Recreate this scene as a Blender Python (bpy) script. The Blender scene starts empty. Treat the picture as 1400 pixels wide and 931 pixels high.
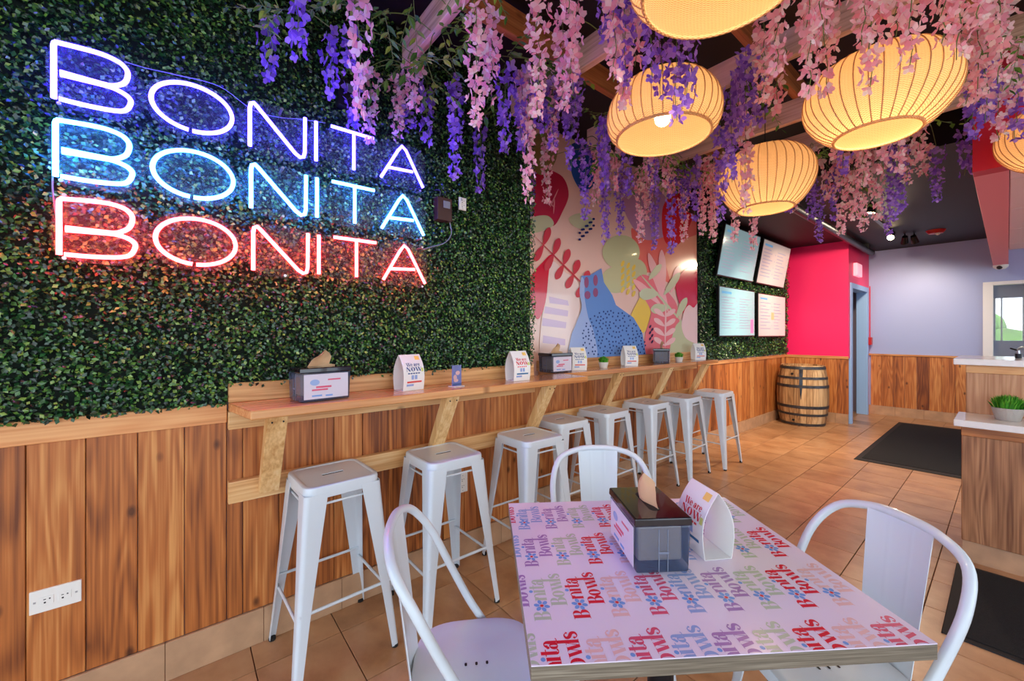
import bpy, bmesh, math, random
import numpy as np
from mathutils import Vector, Matrix
random.seed(7); np.random.seed(7)
scene = bpy.context.scene
COL = scene.collection
PI = math.pi

# ------------------------------------------------------------------ camera
FPX, CX, HY, CAMH = 554.0, 700.0, 455.5, 1.38          # focal length / principal x / horizon row, in 1400x931 pixels
YAW = math.atan(678 / 554.0)
cam = bpy.data.cameras.new('camera'); camo = bpy.data.objects.new('camera', cam); COL.objects.link(camo)
cam.sensor_width = 36; cam.sensor_fit = 'HORIZONTAL'; cam.lens = FPX / 1400 * 36
cam.shift_x = 0; cam.shift_y = -(465.5 - HY) / 1400; cam.clip_start = .02
camo.location = (0, 0, CAMH); camo.rotation_euler = (PI / 2, 0, YAW)
scene.camera = camo

# ------------------------------------------------------------------ light, exposure
w = bpy.data.worlds.new('world'); scene.world = w; w.use_nodes = True
bg = w.node_tree.nodes['Background']; bg.inputs[0].default_value = (.76, .88, 1.0, 1); bg.inputs[1].default_value = 2.45
scene.view_settings.view_transform = 'Standard'; scene.view_settings.look = 'None'
scene.view_settings.gamma = 1; scene.view_settings.exposure = 0.58; scene.view_settings.use_curve_mapping = False
try:
    scene.cycles.use_denoising = True
    scene.cycles.max_bounces = 8
    scene.cycles.sample_clamp_indirect = 6
except Exception:
    pass

# ------------------------------------------------------------------ pixels to places
FW = np.array([-math.sin(YAW), math.cos(YAW)]); RT = np.array([math.cos(YAW), math.sin(YAW)])
def ray(x, y):
    u = (x - CX) / FPX; d = FW + u * RT
    return np.array([d[0], d[1], (HY - y) / FPX])
def onz(x, y, z=0):
    d = ray(x, y); t = (z - CAMH) / d[2]; return Vector((t * d[0], t * d[1], z))
def onx(x, y, X):
    d = ray(x, y); t = X / d[0]; return Vector((X, t * d[1], CAMH + t * d[2]))
def ony(x, y, Y):
    d = ray(x, y); t = Y / d[1]; return Vector((t * d[0], Y, CAMH + t * d[2]))
def pix(X, Y, Z):
    p = np.array([X, Y]); q = p @ FW; return (CX + FPX * (p @ RT) / q, HY - FPX * (Z - CAMH) / q)

# ------------------------------------------------------------------ materials
M = {}
def nodes(name):
    m = bpy.data.materials.new(name); m.use_nodes = True; M[name] = m
    return m, m.node_tree, m.node_tree.nodes['Principled BSDF']
def mat(name, col, rough=.5, metal=0, emit=None, es=0, alpha=1, trans=0, coat=0, sss=0, bump=0, bscale=60, var=0, vscale=6, ior=1.45, noshadow=False):
    m, nt, b = nodes(name)
    b.inputs['Base Color'].default_value = (*col, 1); b.inputs['Roughness'].default_value = rough
    b.inputs['Metallic'].default_value = metal; b.inputs['Alpha'].default_value = alpha
    b.inputs['Transmission Weight'].default_value = trans; b.inputs['Coat Weight'].default_value = coat; b.inputs['IOR'].default_value = ior
    if emit: b.inputs['Emission Color'].default_value = (*emit, 1); b.inputs['Emission Strength'].default_value = es
    if bump or var:
        tc = nt.nodes.new('ShaderNodeTexCoord'); n = nt.nodes.new('ShaderNodeTexNoise'); n.inputs['Scale'].default_value = bscale; n.inputs['Detail'].default_value = 5
        nt.links.new(tc.outputs['Object'], n.inputs['Vector'])
        if bump:
            bp = nt.nodes.new('ShaderNodeBump'); bp.inputs['Strength'].default_value = bump; bp.inputs['Distance'].default_value = .01
            nt.links.new(n.outputs['Fac'], bp.inputs['Height']); nt.links.new(bp.outputs[0], b.inputs['Normal'])
        if var:
            n2 = nt.nodes.new('ShaderNodeTexNoise'); n2.inputs['Scale'].default_value = vscale; n2.inputs['Detail'].default_value = 4
            nt.links.new(tc.outputs['Object'], n2.inputs['Vector'])
            mx = nt.nodes.new('ShaderNodeMix'); mx.data_type = 'RGBA'; mx.blend_type = 'MULTIPLY'; mx.inputs[0].default_value = 1
            mx.inputs[6].default_value = (*col, 1)
            r = nt.nodes.new('ShaderNodeMapRange'); r.inputs[1].default_value = .3; r.inputs[2].default_value = .7; r.inputs[3].default_value = 1 - var; r.inputs[4].default_value = 1 + var
            nt.links.new(n2.outputs['Fac'], r.inputs[0]); nt.links.new(r.outputs[0], mx.inputs[7]); nt.links.new(mx.outputs[2], b.inputs['Base Color'])
    return m
def wood(name, dark, mid, light, axis='Z', rough=.45, knots=1.0, across=26, rnd=.35, coat=0, flat='X', fine=95):
    """sawn softwood: grain runs along `axis` of the object, each board its own grain and tone"""
    m, nt, b = nodes(name); L = nt.links.new; N = nt.nodes.new
    tc = N('ShaderNodeTexCoord'); oi = N('ShaderNodeObjectInfo')
    mul = N('ShaderNodeMath'); mul.operation = 'MULTIPLY'; mul.inputs[1].default_value = 37.0; L(oi.outputs['Random'], mul.inputs[0])
    add = N('ShaderNodeVectorMath'); add.operation = 'ADD'; L(tc.outputs['Object'], add.inputs[0]); L(mul.outputs[0], add.inputs[1])
    mp = N('ShaderNodeMapping'); s = [1, 1, 1]; s['XYZ'.index(axis)] = .11; mp.inputs['Scale'].default_value = s; L(add.outputs[0], mp.inputs[0])
    n1 = N('ShaderNodeTexNoise'); n1.inputs['Scale'].default_value = 7; n1.inputs['Detail'].default_value = 2; L(mp.outputs[0], n1.inputs['Vector'])
    # growth rings: contour bands of a smooth noise
    r1 = N('ShaderNodeMath'); r1.operation = 'MULTIPLY'; r1.inputs[1].default_value = across * .42; L(n1.outputs['Fac'], r1.inputs[0])
    sn = N('ShaderNodeMath'); sn.operation = 'SINE'; r2 = N('ShaderNodeMath'); r2.operation = 'MULTIPLY'; r2.inputs[1].default_value = 6.283; L(r1.outputs[0], r2.inputs[0]); L(r2.outputs[0], sn.inputs[0])
    n2 = N('ShaderNodeTexNoise'); n2.inputs['Scale'].default_value = fine; n2.inputs['Detail'].default_value = 3
    mp2 = N('ShaderNodeMapping'); s2 = [1, 1, 1]; s2['XYZ'.index(axis)] = .02; mp2.inputs['Scale'].default_value = s2; L(add.outputs[0], mp2.inputs[0]); L(mp2.outputs[0], n2.inputs['Vector'])
    a = N('ShaderNodeMath'); a.operation = 'MULTIPLY_ADD'; a.inputs[1].default_value = .10; L(sn.outputs[0], a.inputs[0]); 
    n3 = N('ShaderNodeTexNoise'); n3.inputs['Scale'].default_value = 2.2; n3.inputs['Detail'].default_value = 2; L(mp.outputs[0], n3.inputs['Vector'])
    a0 = N('ShaderNodeMath'); a0.operation = 'MULTIPLY_ADD'; a0.inputs[1].default_value = .9; a0.inputs[2].default_value = -.45; L(n2.outputs['Fac'], a0.inputs[0])
    a1 = N('ShaderNodeMath'); a1.operation = 'ADD'; L(a0.outputs[0], a1.inputs[0]); L(n3.outputs['Fac'], a1.inputs[1]); L(a1.outputs[0], a.inputs[2])
    rr = N('ShaderNodeMath'); rr.operation = 'MULTIPLY_ADD'; rr.inputs[1].default_value = rnd; L(oi.outputs['Random'], rr.inputs[0]); 
    a2 = N('ShaderNodeMath'); a2.operation = 'ADD'; a2.inputs[1].default_value = -rnd / 2; L(a.outputs[0], a2.inputs[0]); L(a2.outputs[0], rr.inputs[2])
    cr = N('ShaderNodeValToRGB'); e = cr.color_ramp.elements; e[0].position = .12; e[0].color = (*dark, 1); e[1].position = .88; e[1].color = (*light, 1)
    x = cr.color_ramp.elements.new(.5); x.color = (*mid, 1); L(rr.outputs[0], cr.inputs[0])
    out = cr.outputs[0]
    if knots:
        mp3 = N('ShaderNodeMapping'); s3 = [7.5, 7.5, 7.5]; s3['XYZ'.index(axis)] = 4.2; s3['XYZ'.index(flat)] = .0; mp3.inputs['Scale'].default_value = s3; L(add.outputs[0], mp3.inputs[0])
        v = N('ShaderNodeTexVoronoi'); v.inputs['Scale'].default_value = 1; L(mp3.outputs[0], v.inputs['Vector'])
        k = N('ShaderNodeMapRange'); k.inputs[1].default_value = .05; k.inputs[2].default_value = .13; k.inputs[3].default_value = .8 * knots; k.inputs[4].default_value = 0; L(v.outputs['Distance'], k.inputs[0])
        mx = N('ShaderNodeMix'); mx.data_type = 'RGBA'; L(k.outputs[0], mx.inputs[0]); L(out, mx.inputs[6]); mx.inputs[7].default_value = (dark[0] * .3, dark[1] * .25, dark[2] * .22, 1)
        out = mx.outputs[2]
    L(out, b.inputs['Base Color']); b.inputs['Roughness'].default_value = rough; b.inputs['Coat Weight'].default_value = coat; b.inputs['Coat Roughness'].default_value = .2
    bp = N('ShaderNodeBump'); bp.inputs['Strength'].default_value = .12; bp.inputs['Distance'].default_value = .004; L(n2.outputs['Fac'], bp.inputs['Height']); L(bp.outputs[0], b.inputs['Normal'])
    return m
def island(name, stops, rough=.45, transl=.0, spec=.5):
    """colour varies from leaf to leaf (petal to petal)"""
    m, nt, b = nodes(name); g = nt.nodes.new('ShaderNodeNewGeometry'); cr = nt.nodes.new('ShaderNodeValToRGB')
    e = cr.color_ramp.elements; e[0].position = stops[0][0]; e[0].color = (*stops[0][1], 1); e[1].position = stops[-1][0]; e[1].color = (*stops[-1][1], 1)
    for p, c in stops[1:-1]: q = e.new(p); q.color = (*c, 1)
    nt.links.new(g.outputs['Random Per Island'], cr.inputs[0]); nt.links.new(cr.outputs[0], b.inputs['Base Color'])
    b.inputs['Roughness'].default_value = rough; b.inputs['Specular IOR Level'].default_value = spec
    if transl:
        t = nt.nodes.new('ShaderNodeBsdfTranslucent'); nt.links.new(cr.outputs[0], t.inputs[0]); mx = nt.nodes.new('ShaderNodeMixShader'); mx.inputs[0].default_value = transl
        o = nt.nodes['Material Output']; nt.links.new(b.outputs[0], mx.inputs[1]); nt.links.new(t.outputs[0], mx.inputs[2]); nt.links.new(mx.outputs[0], o.inputs[0])
    return m
def s2l(r, g, b):
    f = lambda c: ((c / 255 + .055) / 1.055) ** 2.4 if c > 10 else c / 255 / 12.92
    return (f(r), f(g), f(b))

wood('cedar', s2l(108, 52, 18), s2l(184, 106, 48), s2l(224, 158, 90), 'Z', rnd=.34)
wood('cedar_facing', s2l(108, 52, 18), s2l(184, 106, 48), s2l(224, 158, 90), 'Z', rnd=.34, flat='Y')
wood('cedar_x', s2l(120, 62, 26), s2l(196, 126, 68), s2l(226, 172, 112), 'X', rnd=.5, knots=.4)
wood('pine_y', s2l(186, 124, 66), s2l(224, 172, 112), s2l(242, 206, 152), 'Y', knots=.8, rnd=.15, across=18)
wood('pine_z', s2l(196, 140, 80), s2l(232, 188, 128), s2l(244, 214, 164), 'Z', knots=.5, rnd=.15, across=18)
wood('counter_pine', s2l(168, 96, 48), s2l(206, 138, 82), s2l(228, 170, 112), 'Y', knots=.8, rnd=.1, across=18, rough=.22, coat=.5, flat='Z')
wood('orange_trim', s2l(196, 120, 62), s2l(226, 152, 92), s2l(240, 178, 118), 'Y', knots=.3, rnd=.15)
wood('pale_timber', s2l(170, 130, 108), s2l(222, 186, 160), s2l(240, 212, 190), 'X', knots=.6, rnd=.1, across=14, rough=.6)
wood('brown_timber', s2l(120, 66, 30), s2l(178, 108, 58), s2l(206, 142, 84), 'Y', knots=.5, rnd=.1, across=14, rough=.6)
wood('oak', s2l(112, 66, 38), s2l(176, 122, 82), s2l(206, 158, 116), 'Z', knots=0, rnd=.4, across=30)
wood('plywood', s2l(58, 50, 42), s2l(122, 110, 94), s2l(172, 160, 142), 'X', knots=0, rnd=.05, across=4, rough=.6, fine=330)
wood('barrel_wood', s2l(120, 84, 50), s2l(186, 146, 100), s2l(216, 180, 132), 'Z', knots=0, rnd=.5, across=20, rough=.65)
mat('grout', s2l(104, 72, 50), .8)
mat('skirting', s2l(186, 146, 112), .45, var=.16, vscale=9)
mat('black_ceiling', s2l(30, 20, 24), .6)
mat('blue_paint', s2l(166, 178, 222), .5, bump=.03)
mat('lilac_dark', s2l(140, 130, 150), .6)
mat('pink_paint', s2l(250, 32, 104), .42, bump=.03)
mat('red_paint', s2l(206, 30, 60), .45)
mat('salmon_paint', s2l(244, 128, 140), .5)
mat('white_metal', s2l(214, 222, 230), .28, coat=.4)
mat('white_paint', s2l(240, 240, 240), .4)
mat('white_plastic', s2l(235, 232, 226), .35)
mat('white_quartz', s2l(236, 232, 230), .15, var=.03, vscale=30)
mat('cream_panel', s2l(240, 222, 212), .7)
mat('light_blue_paint', s2l(150, 186, 232), .4)
mat('beige_door', s2l(214, 204, 180), .5)
mat('black_plastic', s2l(22, 20, 22), .3)
mat('black_rubber', s2l(26, 24, 24), .7)
mat('dark_metal', s2l(42, 40, 44), .4, metal=.7)
mat('hoop_steel', s2l(70, 70, 74), .5, metal=.6, var=.3, vscale=20)
mat('steel', s2l(190, 190, 195), .3, metal=.9)
mat('brown_box', s2l(58, 28, 26), .5)
mat('black_mat', s2l(20, 20, 22), .9, bump=.9, bscale=220, var=.4, vscale=90)
mat('mat_border', s2l(30, 26, 26), .75)
mat('smoked_plastic', (.055, .075, .14), .1, trans=.0, alpha=.62, coat=.3)
mat('clear_acrylic', (.0, .0, .0), .05, alpha=.03); mat('sign_acrylic', (.85, .9, 1.0), .2, alpha=.016)
mat('lid_black', s2l(24, 18, 26), .12, coat=.6)
mat('napkin', s2l(212, 172, 132), .8)
mat('napkin_white', s2l(226, 208, 190), .8)
mat('card_white', s2l(240, 238, 236), .45)
mat('table_print', s2l(232, 220, 240), .16, coat=.3)
mat('pot_white', s2l(222, 218, 212), .5, bump=.2, bscale=80)
mat('pot_grey', s2l(176, 170, 162), .7, bump=.3, bscale=60)
mat('soil', s2l(60, 44, 30), .9)
mat('bulb', (1, .9, .7), .3, emit=(1, .82, .55), es=9)
mat('spot_lit', (1, .8, .5), .3, emit=(1, .75, .42), es=30)
mat('exit_lit', s2l(250, 190, 200), .4, emit=s2l(250, 160, 180), es=.5)
mat('cable', s2l(120, 124, 140), .4)
mat('strobe_red', s2l(190, 30, 30), .3)
mat('outside_green', s2l(110, 150, 60), .9, var=.4, vscale=3)
mat('concrete', s2l(170, 168, 160), .8)
mat('window_glass', (.85, .92, 1), .03, alpha=.12)
island('boxwood', [(0, s2l(8, 30, 20)), (.35, s2l(22, 62, 34)), (.65, s2l(40, 96, 44)), (.88, s2l(92, 140, 52)), (1, s2l(150, 176, 84))], rough=.32, spec=.7)
mat('hedge_backing', s2l(8, 24, 14), .9)
island('petal_pink', [(0, s2l(250, 164, 186)), (.5, s2l(255, 204, 212)), (.85, s2l(255, 228, 228)), (1, s2l(255, 240, 234))], rough=.6, transl=.5)
island('petal_purple', [(0, s2l(128, 84, 204)), (.5, s2l(166, 120, 232)), (1, s2l(204, 164, 244))], rough=.6, transl=.5)
island('leaf_green', [(0, s2l(40, 92, 30)), (.5, s2l(84, 140, 44)), (1, s2l(150, 186, 70))], rough=.45, transl=.3)
island('grass_green', [(0, s2l(40, 120, 20)), (.6, s2l(80, 170, 40)), (1, s2l(140, 205, 70))], rough=.5, transl=.2)
mat('stem_green', s2l(104, 124, 62), .6)
def neon(name, col, s): return mat(name, (1, 1, 1), .3, emit=col, es=s)
neon('neon_violet', (.05, .026, 1.0), 27); neon('neon_cyan', (.022, .22, 1.0), 27); neon('neon_red', (1.0, .02, .026), 25)

def tile_material():
    m, nt, b = nodes('travertine_tile'); L = nt.links.new; N = nt.nodes.new
    tc = N('ShaderNodeTexCoord'); oi = N('ShaderNodeObjectInfo')
    mul = N('ShaderNodeMath'); mul.operation = 'MULTIPLY'; mul.inputs[1].default_value = 53.0; L(oi.outputs['Random'], mul.inputs[0])
    add = N('ShaderNodeVectorMath'); add.operation = 'ADD'; L(tc.outputs['Object'], add.inputs[0]); L(mul.outputs[0], add.inputs[1])
    mp = N('ShaderNodeMapping'); mp.inputs['Scale'].default_value = (1, 1.15, 1); L(add.outputs[0], mp.inputs[0])
    n = N('ShaderNodeTexNoise'); n.inputs['Scale'].default_value = 4; n.inputs['Detail'].default_value = 7; n.inputs['Roughness'].default_value = .6; L(mp.outputs[0], n.inputs['Vector'])
    cr = N('ShaderNodeValToRGB'); e = cr.color_ramp.elements; e[0].position = .28; e[0].color = (*s2l(156, 108, 72), 1); e[1].position = .75; e[1].color = (*s2l(204, 158, 116), 1); x = e.new(.5); x.color = (*s2l(184, 136, 96), 1)
    L(n.outputs['Fac'], cr.inputs[0])
    h = N('ShaderNodeHueSaturation'); r = N('ShaderNodeMapRange'); r.inputs[3].default_value = .86; r.inputs[4].default_value = 1.1; L(oi.outputs['Random'], r.inputs[0]); L(r.outputs[0], h.inputs['Value']); L(cr.outputs[0], h.inputs['Color'])
    L(h.outputs[0], b.inputs['Base Color']); b.inputs['Roughness'].default_value = .32
    bp = N('ShaderNodeBump'); bp.inputs['Strength'].default_value = .08; bp.inputs['Distance'].default_value = .003; L(n.outputs['Fac'], bp.inputs['Height']); L(bp.outputs[0], b.inputs['Normal'])
tile_material()
def rattan_material():
    m, nt, b = nodes('rattan'); L = nt.links.new; N = nt.nodes.new
    tc = N('ShaderNodeTexCoord'); sp = N('ShaderNodeSeparateXYZ'); L(tc.outputs['Object'], sp.inputs[0])
    at = N('ShaderNodeMath'); at.operation = 'ARCTAN2'; L(sp.outputs['Y'], at.inputs[0]); L(sp.outputs['X'], at.inputs[1])
    a = N('ShaderNodeMath'); a.operation = 'MULTIPLY'; a.inputs[1].default_value = 72; L(at.outputs[0], a.inputs[0]); s1 = N('ShaderNodeMath'); s1.operation = 'SINE'; L(a.outputs[0], s1.inputs[0])
    z = N('ShaderNodeMath'); z.operation = 'MULTIPLY'; z.inputs[1].default_value = 1100; L(sp.outputs['Z'], z.inputs[0]); s2 = N('ShaderNodeMath'); s2.operation = 'SINE'; L(z.outputs[0], s2.inputs[0])
    p = N('ShaderNodeMath'); p.operation = 'MULTIPLY'; L(s1.outputs[0], p.inputs[0]); L(s2.outputs[0], p.inputs[1])
    r = N('ShaderNodeMapRange'); r.inputs[1].default_value = -1; r.inputs[2].default_value = 1; L(p.outputs[0], r.inputs[0])
    cr = N('ShaderNodeValToRGB'); e = cr.color_ramp.elements; e[0].color = (*s2l(188, 140, 88), 1); e[1].color = (*s2l(232, 194, 142), 1); e[0].position = .1; e[1].position = .7; L(r.outputs[0], cr.inputs[0])
    L(cr.outputs[0], b.inputs['Base Color']); b.inputs['Roughness'].default_value = .55
    bp = N('ShaderNodeBump'); bp.inputs['Strength'].default_value = .5; bp.inputs['Distance'].default_value = .004; L(r.outputs[0], bp.inputs['Height']); L(bp.outputs[0], b.inputs['Normal'])
    t = N('ShaderNodeBsdfTranslucent'); L(cr.outputs[0], t.inputs[0]); mx = N('ShaderNodeMixShader'); mx.inputs[0].default_value = .42
    L(b.outputs[0], mx.inputs[1]); L(t.outputs[0], mx.inputs[2]); L(mx.outputs[0], nt.nodes['Material Output'].inputs[0])
rattan_material()

# ------------------------------------------------------------------ mesh helpers
class MB:
    def __init__(s): s.v = []; s.f = []
    def add(s, vs, fs):
        o = len(s.v); s.v += [tuple(v) for v in vs]; s.f += [tuple(i + o for i in f) for f in fs]; return s
    def box(s, x0, x1, y0, y1, z0, z1):
        return s.add([(x0, y0, z0), (x1, y0, z0), (x1, y1, z0), (x0, y1, z0), (x0, y0, z1), (x1, y0, z1), (x1, y1, z1), (x0, y1, z1)],
                     [(0, 3, 2, 1), (4, 5, 6, 7), (0, 1, 5, 4), (1, 2, 6, 5), (2, 3, 7, 6), (3, 0, 4, 7)])
    def hexa(s, b, t):   # bottom and top loops
        n = len(b); return s.add(list(b) + list(t), [tuple(reversed(range(n))), tuple(range(n, 2 * n))] + [(i, (i + 1) % n, n + (i + 1) % n, n + i) for i in range(n)])
    def loft(s, loops, caps=True, closed=True):
        n = len(loops[0]); vs = [v for l in loops for v in l]; fs = []
        for k in range(len(loops) - 1):
            for i in range(n if closed else n - 1):
                j = (i + 1) % n; fs.append((k * n + i, k * n + j, (k + 1) * n + j, (k + 1) * n + i))
        if caps: fs += [tuple(reversed(range(n))), tuple(range((len(loops) - 1) * n, len(loops) * n))]
        return s.add(vs, fs)
    def tube(s, pts, r, n=10, closed=False, caps=True):
        pts = [Vector(p) for p in pts]; m = len(pts); rs = r if isinstance(r, (list, tuple)) else [r] * m
        loops = []; up = None
        for i, p in enumerate(pts):
            if closed: t = pts[(i + 1) % m] - pts[i - 1]
            else: t = pts[min(i + 1, m - 1)] - pts[max(i - 1, 0)]
            t.normalize()
            if up is None: up = t.orthogonal().normalized()
            else: up = (up - t * up.dot(t)).normalized()
            b = t.cross(up)
            loops.append([p + (up * math.cos(2 * PI * k / n) + b * math.sin(2 * PI * k / n)) * rs[i] for k in range(n)])
        if closed: loops.append(loops[0]); caps = False
        return s.loft(loops, caps)
    def lathe(s, prof, n=32, c=(0, 0, 0)):
        loops = [[(c[0] + r * math.cos(2 * PI * k / n), c[1] + r * math.sin(2 * PI * k / n), c[2] + z) for k in range(n)] for r, z in prof]
        return s.loft(loops, False)
    def disc(s, c, r, n=24, up=True):
        vs = [(c[0] + r * math.cos(2 * PI * k / n), c[1] + r * math.sin(2 * PI * k / n), c[2]) for k in range(n)]
        return s.add(vs, [tuple(range(n)) if up else tuple(reversed(range(n)))])
    def ball(s, c, r, n=12, m=8):
        loops = [[(c[0] + r * math.sin(PI * (j + .02) / (m + .04)) * math.cos(2 * PI * k / n), c[1] + r * math.sin(PI * (j + .02) / (m + .04)) * math.sin(2 * PI * k / n), c[2] - r * math.cos(PI * (j + .02) / (m + .04))) for k in range(n)] for j in range(m + 1)]
        return s.loft(loops, True)
    def mesh(s, name, bevel=0, smooth=False, seg=2):
        me = bpy.data.meshes.new(name); me.from_pydata(s.v, [], s.f); me.validate(); 
        bm = bmesh.new(); bm.from_mesh(me)
        bmesh.ops.recalc_face_normals(bm, faces=bm.faces)
        if bevel:
            es = [e for e in bm.edges if len(e.link_faces) == 2 and e.calc_face_angle(0) > .6]
            bmesh.ops.bevel(bm, geom=es, offset=bevel, segments=seg, profile=.5, affect='EDGES', clamp_overlap=True)
        bm.to_mesh(me); bm.free()
        if smooth:
            me.polygons.foreach_set('use_smooth', [True] * len(me.polygons)); me.set_sharp_from_angle(angle=.7)
        return me
    def build(s, name, m, parent=None, loc=None, rotz=None, bevel=0, smooth=False, seg=2):
        return link(name, s.mesh(name, bevel, smooth, seg), m, parent, loc, rotz)
def link(name, me, m, parent=None, loc=None, rotz=None):
    if m is not None and not me.materials: me.materials.append(M[m] if isinstance(m, str) else m)
    o = bpy.data.objects.new(name, me); COL.objects.link(o)
    if parent is not None: o.parent = parent
    if loc is not None: o.location = loc
    if rotz is not None: o.rotation_euler = (0, 0, rotz)
    return o
def tag(o, label=None, cat=None, group=None, kind=None):
    if label: o['label'] = label
    if cat: o['category'] = cat
    if group: o['group'] = group
    if kind: o['kind'] = kind
    return o
def struct(o, label=None): o['kind'] = 'structure'; return tag(o, label)
def thing(name, loc, rotz=0, label=None, cat=None, group=None):
    o = bpy.data.objects.new(name, None); COL.objects.link(o); o.location = loc; o.rotation_euler = (0, 0, rotz); o.empty_display_size = .05
    return tag(o, label, cat, group)
def copy_tree(o, parent=None):
    c = o.copy(); COL.objects.link(c); c.parent = parent
    for ch in [k for k in KIDS.get(o.name, [])]: copy_tree(ch, c)
    return c
KIDS = {}
def index_kids():
    KIDS.clear()
    for o in COL.objects:
        if o.parent: KIDS.setdefault(o.parent.name, []).append(o)
def stamp(root, loc, rotz, label=None, group=None):
    index_kids(); c = copy_tree(root); c.location = loc; c.rotation_euler = (0, 0, rotz)
    tag(c, label, None, group); return c

def rrect(w, d, r, n=6):
    pts = []
    for cx, cy, a0 in ((w / 2 - r, d / 2 - r, 0), (-w / 2 + r, d / 2 - r, PI / 2), (-w / 2 + r, -d / 2 + r, PI), (w / 2 - r, -d / 2 + r, 1.5 * PI)):
        for k in range(n + 1): a = a0 + PI / 2 * k / n; pts.append((cx + r * math.cos(a), cy + r * math.sin(a)))
    return pts
def smooth_path(pts, n=8, closed=False):
    P = [Vector(p) for p in pts]; out = []; m = len(P)
    rng = range(m) if closed else range(m - 1)
    for i in rng:
        if closed: p0, p1, p2, p3 = P[i - 1], P[i], P[(i + 1) % m], P[(i + 2) % m]
        else: p0, p1, p2, p3 = P[max(i - 1, 0)], P[i], P[i + 1], P[min(i + 2, m - 1)]
        for k in range(n):
            t = k / n; out.append(.5 * ((2 * p1) + (-p0 + p2) * t + (2 * p0 - 5 * p1 + 4 * p2 - p3) * t * t + (-p0 + 3 * p1 - 3 * p2 + p3) * t ** 3))
    if not closed: out.append(P[-1])
    return out

# ================================================================== THE SETTING
WX, W2 = -2.12, -2.35            # wainscot face of the near wall / of the set-back wall
YSTEP, YP, YB = 1.91, 7.8, 9.2   # where the wall steps back / pink wall / blue end wall
ZC, ZL = 3.05, 2.78              # ceiling
XR, YF = 3.4, -2.6
g = MB(); g.box(-14, 18, -16, 24, -.3, -.06); struct(g.build('ground', 'concrete'))
floor = struct(MB().box(-2.6, XR, YF, 11.4, -.06, -.006).build('floor', 'grout'))
T = .336; tx0 = -1.613; ty0 = .237
tm = MB().box(-T / 2 + .0022, T / 2 - .0022, -T / 2 + .0022, T / 2 - .0022, -.008, 0).mesh('floor_tile', .0012, seg=1); tm.materials.append(M['travertine_tile'])
ntile = 0; rest = MB()
for j in range(-9, 28):
    for i in range(-3, 15):
        x, y = tx0 + T * (i + .5), ty0 + T * (j + .5)
        if x < -2.5 or x > XR: continue
        if j >= -1 and i <= 7 and y < YB + .1 and ntile < 296:
            px = pix(x, y, 0) if (np.array([x, y]) @ FW) > .3 else None
            if px and -60 < px[0] < 1460 and px[1] < 1010:
                o = link('floor_tile', tm, None, floor, (x, y, 0)); ntile += 1; continue
        rest.box(x - T / 2 + .0022, x + T / 2 - .0022, y - T / 2 + .0022, y + T / 2 - .0022, -.008, 0)
ro = rest.build('floor_tile_rest', 'travertine_tile', floor); ro['kind'] = 'stuff'; ro.name = 'floor_tiling'
struct(MB().box(-2.6, XR, YF, 4.4, ZC, ZC + .1).box(-2.6, XR, 4.4, 11.4, ZL, ZC + .1).build('ceiling', 'black_ceiling'))

# plank-clad left wall, its set-back stretch, the pink end wall, the blue wall
wl = struct(MB().box(-2.6, WX - .018, YF, YSTEP, 0, ZC).build('wall_left', 'lilac_dark'))
wr = struct(MB().box(-2.6, W2 - .018, YSTEP, YP + .01, 0, ZC).build('wall_recess', 'lilac_dark'))
_pm = {}
def plank(parent, w, z0, z1, loc, axis, name='plank'):
    key = (round(w, 3), z0, z1, axis)
    if key not in _pm:
        b = MB()
        if axis == 'x': b.box(-.018, 0, -w / 2 + .0012, w / 2 - .0012, z0, z1)
        else: b.box(-w / 2 + .0012, w / 2 - .0012, 0, .018, z0, z1)
        me = b.mesh('plank', .0018, seg=1); me.materials.append(M['cedar' if axis == 'x' else 'cedar_facing']); _pm[key] = me
    return link(name, _pm[key], None, parent, loc)
ys = [-1.11 + .14 * k for k in range(6)] + [-.268, -.129, .011, .152, .21]
y = .21
while y < YSTEP - .05: y = min(y + random.choice([.14, .14, .14, .1, .2]), YSTEP); ys.append(y)
ys[-1] = YSTEP
for a, b in zip(ys[:-1], ys[1:]): plank(wl, b - a, .152, 1.05, (WX, (a + b) / 2, 0), 'x')
y = YSTEP
while y < YP - .02:
    wd = min(random.choice([.14, .14, .12, .2]), YP - y); plank(wr, wd, .152, 1.0, (W2, y + wd / 2, 0), 'x'); y += wd
def skirting(name, p0, p1, n, depth=.012, h=.152):
    p0 = Vector(p0); p1 = Vector(p1); d = (p1 - p0); L = d.length; root = struct(MB().box(0, L, .002, depth - .002, 0.0, h - .002).build(name, 'grout', loc=p0, rotz=math.atan2(d.y, d.x)))
    k = 0.; me = None
    while k < L - .02:
        wdt = min(T, L - k); MB().box(k + .001, k + wdt - .001, 0, depth, 0, h).build('baseboard_tile', 'skirting', root, bevel=.0015, seg=1); k += wdt
    return root
skirting('baseboard_left', (WX + .012, YF + .2, 0), (WX + .012, YSTEP, 0), 8)
skirting('baseboard_recess', (W2 + .012, YSTEP, 0), (W2 + .012, YP, 0), 8)
struct(MB().box(WX - .018, WX + .018, YF, .152, 1.0, 1.082).build('trim_1', 'orange_trim', bevel=.003))
struct(MB().box(W2 - .018, W2 + .012, 4.78, YP, .985, 1.03).build('trim_2', 'orange_trim', bevel=.003))
XPK = -1.52
we = struct(MB().box(-2.6, XPK, YP, YP + .12, 1.0, ZC).build('wall_end', 'pink_paint'))
struct(MB().box(-2.6, XPK - .02, YP + .02, YP + .12, 0, 1.0).build('wall_end_base', 'lilac_dark')); bpy.data.objects['wall_end_base'].name = 'wall_dado'
for k in range(6):
    wd = (XPK - W2) / 6; plank(bpy.data.objects['wall_dado'], wd, .152, 1.0, (W2 + wd * (k + .5), YP, 0), 'y')
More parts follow.
